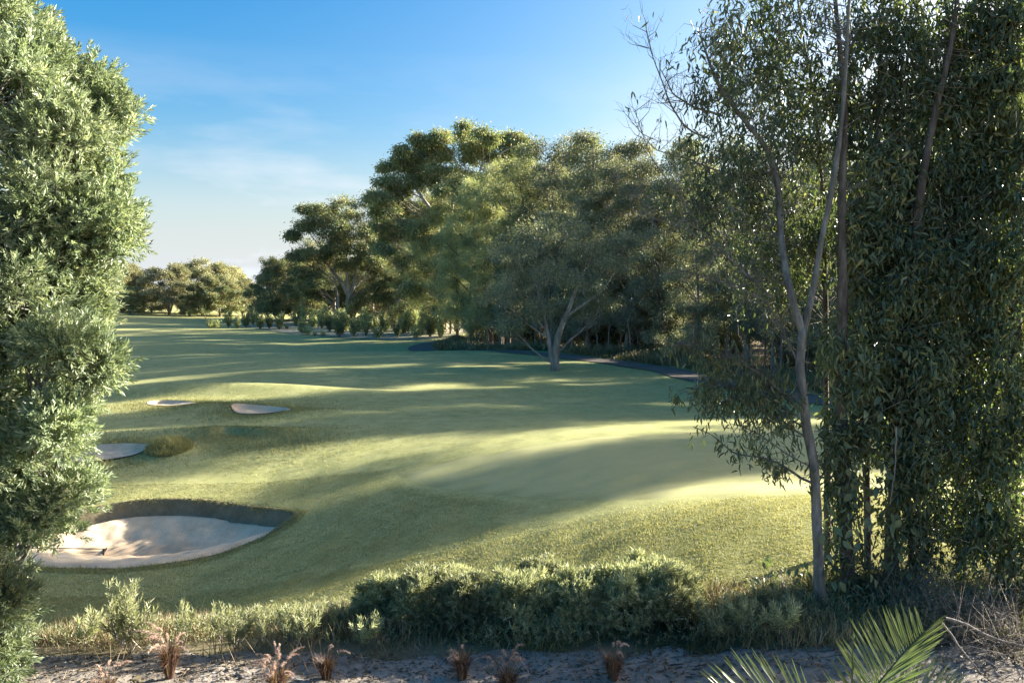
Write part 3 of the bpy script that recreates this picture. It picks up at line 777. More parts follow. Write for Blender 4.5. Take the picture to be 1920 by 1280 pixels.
PROTO = {}
def proto_paper(seed, Ht, mats, leaf=(0.25, 0.085), nleaf=80):
    rng = np.random.default_rng(seed)
    lean = rng.normal(size=2) * 0.5
    P = [(0, 0, -0.2)] + [(lean[0] * f + rng.normal() * .15, lean[1] * f + rng.normal() * .15, Ht * .92 * f) for f in (0.2, 0.4, 0.6, 0.8, 1.0)]
    trunks = [(P, [0.26, 0.2, 0.16, 0.12, 0.07, 0.03])]
    if rng.random() < 0.6:
        a = rng.uniform(0, 6.28)
        trunks.append(([P[1], (P[1][0] + 1.0 * math.cos(a), P[1][1] + 1.0 * math.sin(a), Ht * .42), (P[1][0] + 1.8 * math.cos(a), P[1][1] + 1.8 * math.sin(a), Ht * .75)], [0.14, 0.1, 0.03]))
    cl = rand_clumps(rng, 26, Ht * .09, Ht * .97, lambda f: (1.0 + 2.5 * math.sin(math.pi * min(1, f * .8 + .15))), 1.1, 1.9, flat=0.9)
    return clump_tree(seed, trunks, cl, 0.07, 17, 0.66, nleaf, leaf, mats, droop=0.6, shell=0.4)

FOREST_PROTOS = []
for i in range(3): FOREST_PROTOS.append(proto_paper(100 + i, 18, (B_paper, M_paper)))
for i in range(2): FOREST_PROTOS.append(proto_paper(120 + i, 18, (B_dark, M_dark), leaf=(0.32, 0.055), nleaf=95))
def proto_gum(seed, Ht, W, clumps, trunks, limb_objs=True, nleaf=110):
    return clump_tree(seed, trunks, clumps, 0.085, 24, 0.95, nleaf * .42, (0.46, 0.17), (B_white, M_gum), droop=0.7, up=-0.35, flat=0.7, shell=0.4, limb_objs=limb_objs, k=8, tw_max=1.3)

def place(parts, name, x, y, label, cat, group, rz, sc, sink=0.05):
    key = id(parts[0])
    if key not in PROTO:
        root = thing(name, (x, y, Hs(x, y) - sink), label, cat, group, rz, sc)
        assemble(root, parts); PROTO[key] = root; return root
    return copy_tree(PROTO[key], (x, y, Hs(x, y) - sink), rz, sc, label, group)

rngF = np.random.default_rng(77)
# front edge of the wood, from the far left tip towards the right
EDGE = [(-5.0, 97, 1.08, 3), (-1.5, 92, 1.12, 4), (-2.2, 86, 0.92, 3), (1.0, 82, 1.1, 4), (0.2, 77, 0.62, 0), (3.8, 78, 1.12, 0), (3.6, 72, 0.7, 1), (7.2, 74, 1.1, 1), (6.6, 69.5, 0.75, 2),
        (9.6, 67, 0.9, 0), (10.8, 72, 1.05, 2), (12.0, 64.5, 0.8, 1), (14.4, 66, 0.98, 1), (14.2, 60, 0.7, 2), (17.0, 58, 0.9, 0), (22, 58.5, 0.9, 2), (20.5, 49, 0.8, 0), (24.5, 50, 0.95, 1)]
FL = {4: "small grey-brown tree right beside the path, left of the lone paperbark", 5: "tall grey-brown tree rising behind the lone paperbark, left side", 6: "low tree behind the lone paperbark trunk", 7: "tall rounded tree rising behind the lone paperbark, right side",
      8: "low pale tree at the path just right of the lone paperbark", 9: "grey-brown tree second to the right of the lone paperbark"}
labs = ["dark fine-needled tree at the far left tip of the wood", "dark rounded tree just behind the left tip of the wood", "lower dark tree where the path bends round the wood", "tall dark green tree rising behind the path bend"]
for i, (x, y, s, kd) in enumerate(EDGE):
    lab = labs[i] if i < 4 else FL[i] if i in FL else "grey-brown tree at the front edge of the wood behind the slim grey tree"
    place(FOREST_PROTOS[kd], "forest_tree", x, y, lab, "tree", "trees of the dense wood", rngF.uniform(0, 6.28), s)
DEEP = []
for row in range(4):
    for c_ in range(9):
        x = 2 + c_ * 8.5 + rngF.uniform(-2.5, 2.5) + row * 1.5; y = 84 + row * 11 - c_ * 3.2 + rngF.uniform(-3, 3)
        if y > 0.404 * (x - 5) + 31 and y > 60 and (y - .404 * x < 105) and float(sdf(FLOOR, np.array([x]), np.array([y]))[0]) > 1: DEEP.append((x, y))
for x, y in [(40, 58), (46, 61), (52, 66), (44, 52), (36, 62), (30, 33.8), (27.5, 42.8), (30, 46), (41, 48.5), (53, 42.2), (35, 35.0), (41, 37.8), (46, 39.3)]: DEEP.append((x, y + .021 * x))  # unseen trees off to the right, added to shade the green and lawn
LANES = ((44, 49.5), (56, 60), (71, 75), (87, 91))
DEEP = [(x, y) for x, y in DEEP if not any(a < y - .404 * x < b for a, b in LANES)]
for x, y in DEEP:
    place(FOREST_PROTOS[int(rngF.integers(0, 5))], "forest_tree", x, y, "tree deep inside the dense wood, or unseen tree added at its right for shade", "tree", "trees of the dense wood", rngF.uniform(0, 6.28), rngF.uniform(0.85, 1.12))

# slender young stems at the foot of the wood
def thin_stem(seed):
    rng = np.random.default_rng(seed)
    P = np.array([(0, 0, -0.1), (rng.normal() * .1, rng.normal() * .1, 1.6), (rng.normal() * .25, rng.normal() * .25, 3.4), (rng.normal() * .4, rng.normal() * .4, 5.6)])
    cl = rand_clumps(rng, 5, 3.0, 5.6, lambda f: 0.7, 0.6, 1.0)
    return clump_tree(seed, [(P, [0.09, 0.07, 0.05, 0.02])], cl, 0.03, 6, 0.4, 45, (0.17, 0.05), (B_paper, M_paper), k=5)
STEMS = [thin_stem(200 + i) for i in range(3)]
for i in range(46):
    t = rngF.random(); base = np.array([(-4.4, 88), (-1.2, 77), (3.5, 69.8), (8.2, 65.2), (12.3, 60.0), (16, 53), (20, 47)])
    p = np.array([np.interp(t * 6, np.arange(7), base[:, 0]), np.interp(t * 6, np.arange(7), base[:, 1])]) + np.array([rngF.uniform(0, 2.5), rngF.uniform(0, 3.5)])
    place(STEMS[i % 3], "slender_sapling", p[0], p[1], "thin pale stem of a young tree at the foot of the wood", "sapling", "thin stems at the foot of the wood", rngF.uniform(0, 6.28), rngF.uniform(0.7, 1.25))

# low bushes under the wood
UB = None
def understory(seed):
    rng = np.random.default_rng(seed)
    cl = rand_clumps(rng, 9, 0.4, 2.1, lambda f: 1.0, 0.5, 0.9)
    return clump_tree(seed, [([(0, 0, -.1), (.05, 0, .8), (.1, .1, 1.7)], [.06, .05, .02])], cl, .03, 9, .35, 60, (.2, .07), (B_dark, M_paper), k=5)
UB = [understory(230), understory(231)]
ub_line = np.array([(-3.6, 93), (-0.6, 82), (3.6, 74), (8.2, 69), (12.4, 63), (16.4, 56), (21, 51), (27, 48)])
for i in range(34):
    t = (i + rngF.random()) / 34 * 7
    p = np.array([np.interp(t, np.arange(8), ub_line[:, 0]), np.interp(t, np.arange(8), ub_line[:, 1])]) + np.array([rngF.uniform(0, 6), rngF.uniform(0, 8)])
    place(UB[i % 2], "understory_bush", p[0], p[1], "low dull bush among the trunks at the foot of the wood", "bush", "bushes at the foot of the wood", rngF.uniform(0, 6.28), rngF.uniform(.7, 1.5))

# the lone paperbark in front of the path
pb = hitH(1040, 694)
cl = []
def rel(px, py, Y, base): return at(px, py, Y) - base
Yp = pb[1]
for (px, py, r) in [(960, 480, 1.5), (1010, 450, 1.7), (1060, 440, 1.8), (1110, 470, 1.6), (975, 540, 1.5), (940, 560, 1.2), (1030, 520, 1.6), (1090, 530, 1.5), (1150, 500, 1.3), (1000, 590, 1.0), (1060, 585, 1.0), (1125, 575, 1.0), (955, 610, 0.7), (1170, 460, 1.0)]:
    c = rel(px, py, Yp + rngF.uniform(-1.6, 1.8), pb); cl.append((*c, r, r, r * .75))
def q(*L): return [tuple(rel(a, b, Yp, pb)) for a, b in L]
trunks = [(q((1040, 699), (1041, 665), (1045, 630), (1062, 590), (1078, 550), (1095, 510)), [0.34, 0.25, 0.2, 0.145, 0.1, 0.04]),
          (q((1036, 680), (1030, 640), (1022, 600), (1012, 560), (1000, 510)), [0.2, 0.15, 0.12, 0.085, 0.04]),
          (q((1060, 595), (1095, 570), (1130, 545), (1150, 515)), [0.1, 0.08, 0.055, 0.025])]
root = thing("paperbark_tree", pb, "gnarled pale-trunked paperbark standing alone on the grass before the path", "tree")
assemble(root, clump_tree(301, trunks, cl, 0.09, 18, 0.6, 90, (0.2, 0.06), (B_paper, M_paper), droop=0.5, limb_objs=True, k=10))

# two big gums behind the young shrubs
def gum_from_px(seed, bpx, Yg, clpx, trpx, label, nleaf=110):
    base = np.array([at(bpx[0], bpx[1], Yg)[0], Yg, 0]); base[2] = Hs(base[0], Yg) - 0.1
    r = np.random.default_rng(seed)
    cl = []
    for (px, py, rpx) in clpx:
        R = rpx / F * Yg; c = at(px, py, Yg + r.uniform(-.8, .8) * 5) - base
        cl.append((*c, R * .85, R * .85, R * .6))
        for _ in range(2):
            o_ = unit(r.normal(size=3) * np.array([1, 1, .6])); R2 = R * r.uniform(.3, .5)
            cl.append((*(c + o_ * R * r.uniform(.75, 1.15)), R2, R2, R2 * .75))
    tr = [([tuple(at(a, b, Yg) - base) for a, b in L], rr) for L, rr in trpx]
    root = thing("gum_tree", base, label, "tree", "tall gum trees behind the young shrubs")
    return assemble(root, proto_gum(seed, 25, 20, cl, tr, nleaf=nleaf))
gum_from_px(401, (652, 618), 150,
    [(600, 400, 26), (640, 385, 30), (685, 385, 30), (720, 400, 28), (600, 440, 32), (570, 425, 16), (570, 480, 24), (590, 520, 24), (640, 440, 34), (690, 440, 34), (735, 450, 28), (620, 490, 30), (680, 500, 26), (725, 510, 26), (562, 512, 14), (580, 395, 14), (700, 545, 22), (740, 560, 20), (600, 555, 20), (660, 410, 34), (620, 420, 30), (660, 470, 30), (575, 540, 18), (555, 440, 12), (650, 540, 22), (705, 480, 30), (590, 480, 26), (675, 565, 16)],
    [([(652, 622), (653, 580), (654, 555)], [0.75, 0.6, 0.5]), ([(654, 556), (642, 530), (620, 505), (605, 480), (598, 450)], [0.42, 0.36, 0.26, 0.18, 0.08]),
     ([(654, 556), (651, 520), (650, 480), (655, 430)], [0.4, 0.3, 0.2, 0.1]), ([(654, 560), (664, 540), (668, 500), (690, 450)], [0.36, 0.28, 0.2, 0.08]),
     ([(640, 622), (636, 580), (630, 540), (628, 500)], [0.35, 0.3, 0.22, 0.1])],
    "white-trunked forked gum with rounded crown behind the young shrubs")
gum_from_px(402, (860, 640), 122,
    [(830, 262, 22), (865, 258, 22), (905, 252, 20), (795, 270, 18), (945, 262, 16), (970, 268, 16), (985, 285, 12), (760, 295, 22), (735, 312, 20), (800, 305, 30), (850, 300, 34), (900, 300, 32), (945, 305, 24), (720, 345, 20), (705, 370, 16), (755, 345, 30), (800, 350, 34), (850, 350, 34), (900, 350, 30), (730, 395, 28), (780, 400, 32), (830, 410, 32), (870, 400, 30), (745, 440, 28), (800, 450, 30), (760, 490, 26), (800, 510, 26), (775, 545, 20), (720, 430, 22), (770, 320, 26), (825, 330, 30), (875, 330, 30), (930, 340, 28), (780, 430, 30), (740, 370, 26), (820, 480, 28), (715, 470, 20), (860, 450, 28), (950, 275, 18), (815, 285, 22), (880, 280, 24)],
    [([(860, 650), (855, 560), (850, 480), (846, 420), (850, 350)], [0.6, 0.5, 0.42, 0.32, 0.12]), ([(850, 470), (820, 410), (785, 360), (755, 320)], [0.4, 0.32, 0.22, 0.08]),
     ([(848, 430), (880, 370), (905, 310), (912, 270)], [0.4, 0.3, 0.2, 0.08]), ([(905, 320), (940, 285), (965, 275)], [0.2, 0.13, 0.05])],
    "tallest gum with open layered crown rising above the dark wood", nleaf=95)
for i, (px, Yg, s_, kd) in enumerate([(690, 168, 1.15, 0), (735, 158, 1.25, 1), (770, 150, 1.3, 2), (800, 136, 1.25, 3), (835, 128, 1.3, 1), (880, 118, 1.3, 4), (930, 112, 1.3, 3), (985, 106, 1.25, 2), (640, 178, 1.1, 2), (590, 182, 1.0, 0), (1040, 100, 1.2, 0), (1100, 94, 1.15, 1), (815, 120, 1.05, 3), (858, 110, .95, 4), (845, 116, .8, 0)]):
    p = at(px, 600, Yg); place(FOREST_PROTOS[kd], "forest_tree", p[0], Yg, "tall tree filling the wood behind and beside the big gums", "tree", "trees of the dense wood", i * 1.37, s_)
# thin white gums between them
thin_gum = clump_tree(410, [([(0, 0, -.2), (.1, 0, 4), (-.1, .1, 8), (.3, 0, 13)], [0.26, 0.22, 0.17, 0.05])], rand_clumps(np.random.default_rng(4), 9, 6, 13.5, lambda f: 2.0, 1.2, 1.9), 0.07, 14, 0.55, 80, (0.24, 0.075), (B_white, M_gum), droop=0.7)
for i, (px, Yg, s) in enumerate([(748, 140, 0.95), (628, 158, 1.0), (700, 165, 1.15), (798, 128, 0.9)]):
    p = at(px, 600, Yg); place(thin_gum, "slender_gum", p[0], Yg, ["slim pale-trunked gum right of the forked gum", "slim pale trunk close beside the forked gum", "slim gum half hidden behind the forked gum", "slim gum at the edge of the dark wood behind shrubs"][i], "tree", "slim gums behind the young shrubs", i * 1.7, s)

# tree belt closing the far left
def proto_round(seed, mats, wide=1.0, low=0.2):
    rng = np.random.default_rng(seed)
    tr = [([(0, 0, -.2), (rng.normal() * .2, 0, 3), (rng.normal() * .5, rng.normal() * .5, 8)], [0.25, 0.2, 0.06]),
          ([(0, 0, 0.3), (1.2, .5, 3.5), (2.0, .8, 7)], [0.18, 0.13, 0.04]), ([(0, 0, 0.3), (-1.1, -.5, 3.5), (-1.9, -.2, 7)], [0.18, 0.13, 0.04])]
    cl = rand_clumps(rng, 20, 10 * low, 10.5, lambda f: wide * (1.6 + 2.4 * math.sin(math.pi * min(1, f * .8 + .15))), 1.1, 1.9, flat=.85)
    return clump_tree(seed, tr, cl, 0.08, 16, 0.65, 80, (0.34, 0.13), mats, droop=0.35, shell=0.45)
ROUND = [proto_round(501, (B_grey, M_olive), 1.05, 0.16), proto_round(502, (B_grey, M_olive), 1.25, 0.14), proto_round(503, (B_grey, M_gum), 1.1, 0.12)]
farT = [(180, 190, 1.15, 0, "pale olive tree partly hidden by the big leafy tree at left"), (232, 196, 1.2, 0, "tan-topped tree just right of the big leafy tree, far off"), (262, 200, 1.05, 1, "straw-tinted rounded tree in the far belt, second from the left"),
        (318, 186, 1.12, 1, "domed straw-coloured tree with many dark stems in the far belt"), (345, 205, 1.25, 0, "tree behind the domed straw-coloured tree in the far belt"), (385, 200, 1.3, 1, "broad pale-topped tree in the middle of the far belt"),
        (412, 184, 0.95, 2, "dark leafy tree low in the middle of the far belt"), (380, 182, 0.75, 2, "dark low tree left of centre in the far belt"), (430, 205, 1.2, 0, "tree with a thin wispy top in the far belt"), (455, 192, 0.85, 1, "small pale tree at the right end of the far belt"),
        (245, 182, 0.62, 2, "dark low bush tree under the tan-topped tree"), (285, 190, 0.7, 2, "dark low tree between the two straw-coloured trees"), (355, 180, 0.5, 2, "round dark green bush under the domed tree"), (120, 200, 1.2, 2, "dark tree behind the big leafy tree at left"), (60, 205, 1.2, 1, "pale tree behind the left side of the big leafy tree")]
for i, (px, Yg, s, kd, lab) in enumerate(farT):
    p = at(px, 600, Yg); place(ROUND[kd], "belt_tree", p[0], Yg, lab, "tree", "trees of the far belt", i * 1.3, (s * 1.12, s * 1.12, s * .92))
# trees right of the belt, left of the forked gum
for i, (px, Yg, s, kd) in enumerate([(500, 172, 0.95, 2), (530, 165, 1.15, 2), (560, 172, 1.25, 2), (585, 160, 0.9, 2), (610, 175, 1.2, 2), (665, 172, 1.0, 2), (715, 155, 0.85, 1), (770, 140, 0.8, 2), (740, 175, 1.1, 2), (690, 180, 1.2, 2), (805, 150, 1.1, 2)]):
    p = at(px, 600, Yg); place(ROUND[kd], "bushy_tree", p[0], Yg, "bushy grey-green tree behind the young shrubs beside the gums", "tree", "bushy trees behind the young shrubs", i * 2.1, s)

# young shrubs of the planting bed
def proto_shrub(seed, hgt, wid, mats, leaf, n):
    rng = np.random.default_rng(seed)
    W = Wood(); m = 14
    a = rng.uniform(0, 6.28, m); tip = np.column_stack([wid * .5 * np.cos(a) * rng.uniform(.3, 1, m), wid * .5 * np.sin(a) * rng.uniform(.3, 1, m), hgt * rng.uniform(.35, 1.1, m)])
    W.twigs(np.zeros((m, 3)) + np.array([0, 0, -0.03]), tip, 0.02 * hgt, rng, 0.08)
    own = rng.integers(0, m, n); t = rng.uniform(0.25, 1, n)[:, None]
    P = tip[own] * t + rng.normal(size=(n, 3)) * 0.1 * wid
    D = unit(unit(tip[own]) + 0.5 * rng.normal(size=(n, 3)) + np.array([0, 0, .3]))
    B, A, o2 = sprigs(rng, P, D, 7, 0.16 * hgt * rng.uniform(.6, 1.3, n), 0.8)
    L = leaf[0] * rng.uniform(.7, 1.2, len(B))
    return W.mesh("stems", mats[0]), [], leaf_mesh("foliage", B, A, L, leaf[1], mats[1], rng, 'rhomb')
SHR = [proto_shrub(601, 2.0, 1.8, (B_grey, M_nurs), (0.3, 0.1), 190), proto_shrub(602, 2.4, 1.2, (B_grey, M_nurs), (0.28, 0.09), 160), proto_shrub(603, 1.4, 1.6, (B_grey, M_nurs), (0.26, 0.07), 130), proto_shrub(604, 2.2, 1.2, (B_grey, M_gum), (0.26, 0.09), 220)]
def place_shrub(parts, name, p, lab, cat, grp, rz, sc):
    key = id(parts[0])
    if key not in PROTO:
        root = thing(name, p, lab, cat, grp, rz, sc); link("stem", parts[0], root); link("foliage", parts[2], root, kind="stuff"); PROTO[key] = root; return root
    return copy_tree(PROTO[key], p, rz, sc, lab, grp)
SH = [(395, 616, 1.0, 2), (408, 616, .9, 2), (428, 614, 1.1, 1), (446, 616, .8, 1), (462, 614, 1.1, 3), (488, 617, 1.05, 3), (505, 616, 1.0, 3), (524, 618, 1.1, 3), (538, 617, .5, 2), (555, 612, 1.0, 3), (568, 626, .9, 1), (578, 628, .8, 2), (590, 630, .5, 2), (606, 630, .5, 2),
      (585, 614, 1.2, 0), (603, 616, 1.2, 1), (618, 622, 1.1, 3), (637, 632, 1.25, 3), (630, 618, 1.3, 0), (650, 620, 1.4, 0), (664, 631, .9, 1), (672, 622, 1.2, 0), (686, 630, 1.1, 1), (700, 624, 1.2, 3), (711, 634, 1.0, 2), (722, 622, 1.3, 0), (745, 633, .9, 3), (755, 625, 1.3, 0), (765, 620, 1.4, 1), (780, 634, 1.0, 2), (775, 622, 1.3, 0), (792, 628, 1.2, 1), (806, 632, 1.1, 3), (815, 624, 1.4, 0), (825, 634, 1.0, 1), (735, 616, 1.4, 1), (690, 614, 1.4, 0), (655, 610, 1.5, 1), (610, 608, 1.4, 0), (570, 608, 1.3, 1), (475, 610, 1.2, 1), (800, 612, 1.5, 0)]
for i, (px, py, s, kd) in enumerate(SH):
    p = hit(px, py, H0); p[2] = Hs(p[0], p[1]) - 0.02
    kl = ["spreading pale-leaved young shrub in the mulched planting bed", "upright young shrub with pale leaves in the planting bed", "low tufted young shrub along the front of the planting bed", "dark upright young shrub in the planting bed"][kd]
    place_shrub(SHR[kd], "young_shrub", p, kl, "shrub", "young shrubs of the planting bed", i * 1.9, s)

# ------------------------------------------------------------------ the big leafy tree at left
def leafy_tree(seed, base, cps, Y, trunkpx, label, extra=()):
    r = np.random.default_rng(seed)
    cl = []
    for px, py, rp in cps:
        px -= 38; rp *= .96
        Yc = Y + r.uniform(-.7, .7); R = rp / F * Yc
        c = at(px, py, Yc) - base; cl.append((*c, R, R, R * .95))
    for e in extra: cl.append(e)
    root = thing("leafy_tree", base, label, "tree")
    tr = [([tuple(np.asarray(p) - base) for p in L], rr) for L, rr in trunkpx]
    return assemble(root, clump_tree(seed, tr, cl, 0.05, 28, 0.25, 21, (0.092, 0.026), (B_grey, M_wattle), droop=-0.45, up=-0.5, shape='rhomb', shell=0.72, flat=0.9, k=8, limb_objs=True, sprig=(11, 0.17, 0.62), twig_r=0.006))
bA = np.array([-7.6, 11.6, Hs(-7.6, 11.6) - .05])
leafy_tree(701, bA, [(-10, 40, 105), (60, 70, 80), (110, 150, 80), (180, 170, 62), (225, 230, 58), (150, 260, 70), (30, 190, 110), (-70, 130, 110), (60, 320, 110), (150, 370, 90), (215, 330, 48), (210, 410, 62), (240, 450, 40), (150, 480, 90), (40, 460, 120), (180, 540, 62), (90, 580, 90), (-60, 560, 130), (-110, 300, 130), (-130, 480, 130), (-100, 690, 110), (110, 630, 70), (190, 590, 42), (40, 540, 90)], 11.2,
    [([bA, (-7.5, 11.5, 2), (-7.2, 11.4, 4), (-6.9, 11.3, 6), (-6.8, 11.2, 8.5)], [0.16, 0.13, 0.1, 0.07, 0.02]), ([(-7.4, 11.4, 2.5), (-6.6, 11.2, 4.5), (-6.0, 11.2, 6.8)], [0.09, 0.06, 0.02])],
    "tall leafy wattle tree filling the left edge of the picture")
bB = np.array([-7.2, 10.7, Hs(-7.2, 10.7) - .05])
leafy_tree(702, bB, [(160, 650, 62), (205, 690, 36), (60, 640, 100), (120, 740, 82), (30, 780, 110), (150, 800, 45), (110, 860, 80), (160, 940, 55), (60, 930, 90), (120, 985, 55), (20, 1030, 80), (-60, 880, 120), (-70, 720, 110)], 10.8,
    [([bB, (-7.1, 10.7, 1.5), (-6.9, 10.7, 3), (-6.7, 10.8, 4.4)], [0.12, 0.1, 0.07, 0.02]), ([(-7.1, 10.7, 0.8), (-6.5, 10.8, 2.0), (-6.1, 10.8, 2.8)], [0.07, 0.05, 0.02])],
    "dense leafy wattle growing in front of the taller one at left")
bC = np.array([-6.25, 9.4, Hs(-6.25, 9.4) - .05])
leafy_tree(703, bC, [(20, 1130, 48), (35, 1190, 40), (0, 1240, 60), (-60, 1180, 80), (-50, 1090, 70)], 9.5,
    [([bC, (-6.2, 9.4, .5), (-6.2, 9.45, 1.2)], [0.05, 0.04, 0.015])], "small leafy wattle bush in the bottom left corner")

# ------------------------------------------------------------------ hedge of low shrubs
def hedge_shrub(seed, w, h):
    rng = np.random.default_rng(seed)
    tr = [([(0, 0, -.05), (0.03, 0, h * .3)], [0.03, 0.02])]
    for i in range(5):
        a = i * 1.26 + rng.uniform(-.3, .3); tr.append(([(0, 0, 0), (.18 * w * math.cos(a), .18 * w * math.sin(a), h * .35), (.36 * w * math.cos(a), .36 * w * math.sin(a), h * .7)], [0.016, 0.012, 0.005]))
    cl = []
    for i in range(13):
        a = i * 2.4; q_ = w * .5 * math.sqrt((i + .5) / 13) * .85; r = rng.uniform(.13, .24)
        cl.append((q_ * math.cos(a), q_ * math.sin(a), h * (0.82 - 0.35 * (q_ / (w * .5)) ** 2) + rng.uniform(-.08, .05), r, r, r * .9))
    for i in range(9):
        a = i * .7 + rng.uniform(-.2, .2); r = rng.uniform(.14, .22); cl.append((w * .42 * math.cos(a), w * .42 * math.sin(a), h * rng.uniform(.22, .5), r, r, r))
    for i in range(16):
        a = rng.uniform(0, 6.28); q_ = w * .5 * math.sqrt(rng.random()); r = rng.uniform(.05, .1)
        cl.append((q_ * math.cos(a), q_ * math.sin(a), h * (1.0 - 0.35 * (q_ / (w * .5)) ** 2) + rng.uniform(-.02, .12), r, r, r * 1.6))
    return clump_tree(seed, tr, cl, 0.012, 9, 0.10, 6.5, (0.10, 0.02), (B_twig, M_hedge), droop=-0.8, up=-.3, shape='lance', sprig=(9, .17, .6), twig_r=.004, k=5)
HD = [hedge_shrub(801, 1.15, 0.98), hedge_shrub(802, 1.25, 1.05)]
HL = ["low shrub with bare lower stems at the left end of the hedge", "second shrub from the left end of the low hedge", "tall pale-topped shrub left of the middle of the low hedge", "shrub in the middle of the low hedge", "shrub right of the middle of the low hedge", "second shrub from the right end of the low hedge", "sunlit rounded shrub at the right end of the low hedge"]
for i, (px, py, s) in enumerate([(710, 1180, .66), (795, 1185, .74), (885, 1195, .72), (980, 1198, .76), (1075, 1198, .74), (1170, 1195, .77), (1262, 1190, .76)]):
    p = hitH(px, py); p[1] += 0.35; p[2] = Hs(p[0], p[1])
    place(HD[i % 2], "hedge_shrub", p[0], p[1], HL[i], "shrub", "shrubs of the low hedge", i * 1.1, s)
for i, (px, py, s, lab) in enumerate([(850, 1160, .62, "shrub in the back row of the low hedge, left"), (1030, 1160, .66, "shrub in the back row of the low hedge, middle"), (1210, 1160, .66, "shrub in the back row of the low hedge, right")]):
    p = hitH(px, py); p[1] += 0.6
    place(HD[i % 2], "hedge_shrub", p[0], p[1], lab, "shrub", "shrubs of the low hedge", i * 1.7 + .5, s)

# small self-sown plants in the weeds
def seedling(seed, h, w, n, ns):
    rng = np.random.default_rng(seed); W = Wood(); m = ns
    a = rng.uniform(0, 6.28, m)
    tip = np.column_stack([w * .5 * np.cos(a) * rng.uniform(.2, 1, m), w * .5 * np.sin(a) * rng.uniform(.2, 1, m), h * rng.uniform(.6, 1, m)])
    W.twigs(np.zeros((m, 3)), tip, .006, rng, .08)
    own = rng.integers(0, m, n); t = rng.uniform(.35, 1, n)[:, None]
    P = tip[own] * t; D = unit(unit(tip[own]) + .35 * rng.normal(size=(n, 3)) + np.array([0, 0, .3]))
    B, A, _ = sprigs(rng, P, D, 9, .12, .7)
    return W.mesh("stems", B_twig), [], leaf_mesh("foliage", B, A, .085 * rng.uniform(.6, 1.2, len(B)), .014, M_hedge, rng, 'lance')
SE = [seedling(901, 1.0, .62, 190, 16), seedling(902, .66, .4, 44, 5), seedling(903, .45, .5, 60, 9)]
for i, (px, py, s, kd, lab) in enumerate([(228, 1222, 1.05, 0, "round-headed willowy sapling in the weeds below the bunker"), (345, 1218, 1.0, 1, "thin sapling right of the round-headed sapling"), (417, 1212, .95, 1, "tiny sapling standing between the thin saplings"), (490, 1218, 1.0, 1, "sparse sapling beside a bare dark stalk"), (542, 1210, .95, 1, "yellowish thin sapling at the top of the weed strip"), (440, 1218, 1.1, 2, "low pale bush in the weeds above the sand strip"), (565, 1215, 1.1, 2, "low yellow-green bush right of the pale bush"), (640, 1190, .9, 2, "small bush just left of the hedge"), (1400, 1195, 1.2, 2, "low sunlit bush right of the hedge"), (1465, 1200, 1.2, 2, "low bush at the foot of the grey-trunked tree"), (160, 1215, 1.1, 2, "low green bush near the bottom left bush"), (245, 1225, 1.3, 2, "low leafy bush under the round-headed sapling"), (1345, 1205, 1.0, 2, "small low bush at the foot of the sunlit hedge end"), (1440, 1150, .9, 2, "pale small bush in the gap right of the hedge"), (690, 1215, 1.0, 2, "low bush under the bare stems of the hedge")]):
    p = hitH(px, py); place_shrub(SE[kd], "sapling", p, lab, "sapling", "small plants in the weed strip", i * 1.3, s)

# ------------------------------------------------------------------ tree group at right
def strand_leaves(rng, P, n, spread, L, droop=1.0):
    own = np.repeat(np.arange(len(P)), n); m = len(own)
    pos = P[own] + rng.normal(size=(m, 3)) * spread
    D = unit(rng.normal(size=(m, 3)) * .55 + np.array([0, 0, -droop]))
    return pos, D, L * rng.uniform(.55, 1.25, m)

def px_path(L, Y): return np.array([at(a, b, Y + (c[0] if (c := tuple(z)) else 0)) for a, b, *z in [(*p, 0.0) if len(p) == 2 else p for p in L]])

def spray(wood, rng, path, n, length, r, upw=0.3, side=None, sub=3):
    """side twigs along a branch, returns points of the twig tips and along them"""
    path = resample(path, 24); i = rng.integers(3, 24, n); A = path[i]
    d = rng.normal(size=(n, 3)) * np.array([1, 1, .8]) + np.array([0, 0, upw])
    if side is not None: d = d + np.asarray(side)
    d = unit(d); Bp = A + d * (length * rng.uniform(.4, 1.2, n))[:, None]
    wood.twigs(A, Bp, r, rng, .1)
    out = [Bp]
    for s in range(sub):
        t = rng.uniform(.3, 1, n)[:, None]; A2 = A + (Bp - A) * t
        d2 = unit(d + .8 * rng.normal(size=(n, 3)) + np.array([0, 0, upw * .5])); B2_ = A2 + d2 * (length * .5 * rng.uniform(.4, 1.1, n))[:, None]
        wood.twigs(A2, B2_, r * .5, rng, .12); out.append(B2_)
    return np.concatenate(out)

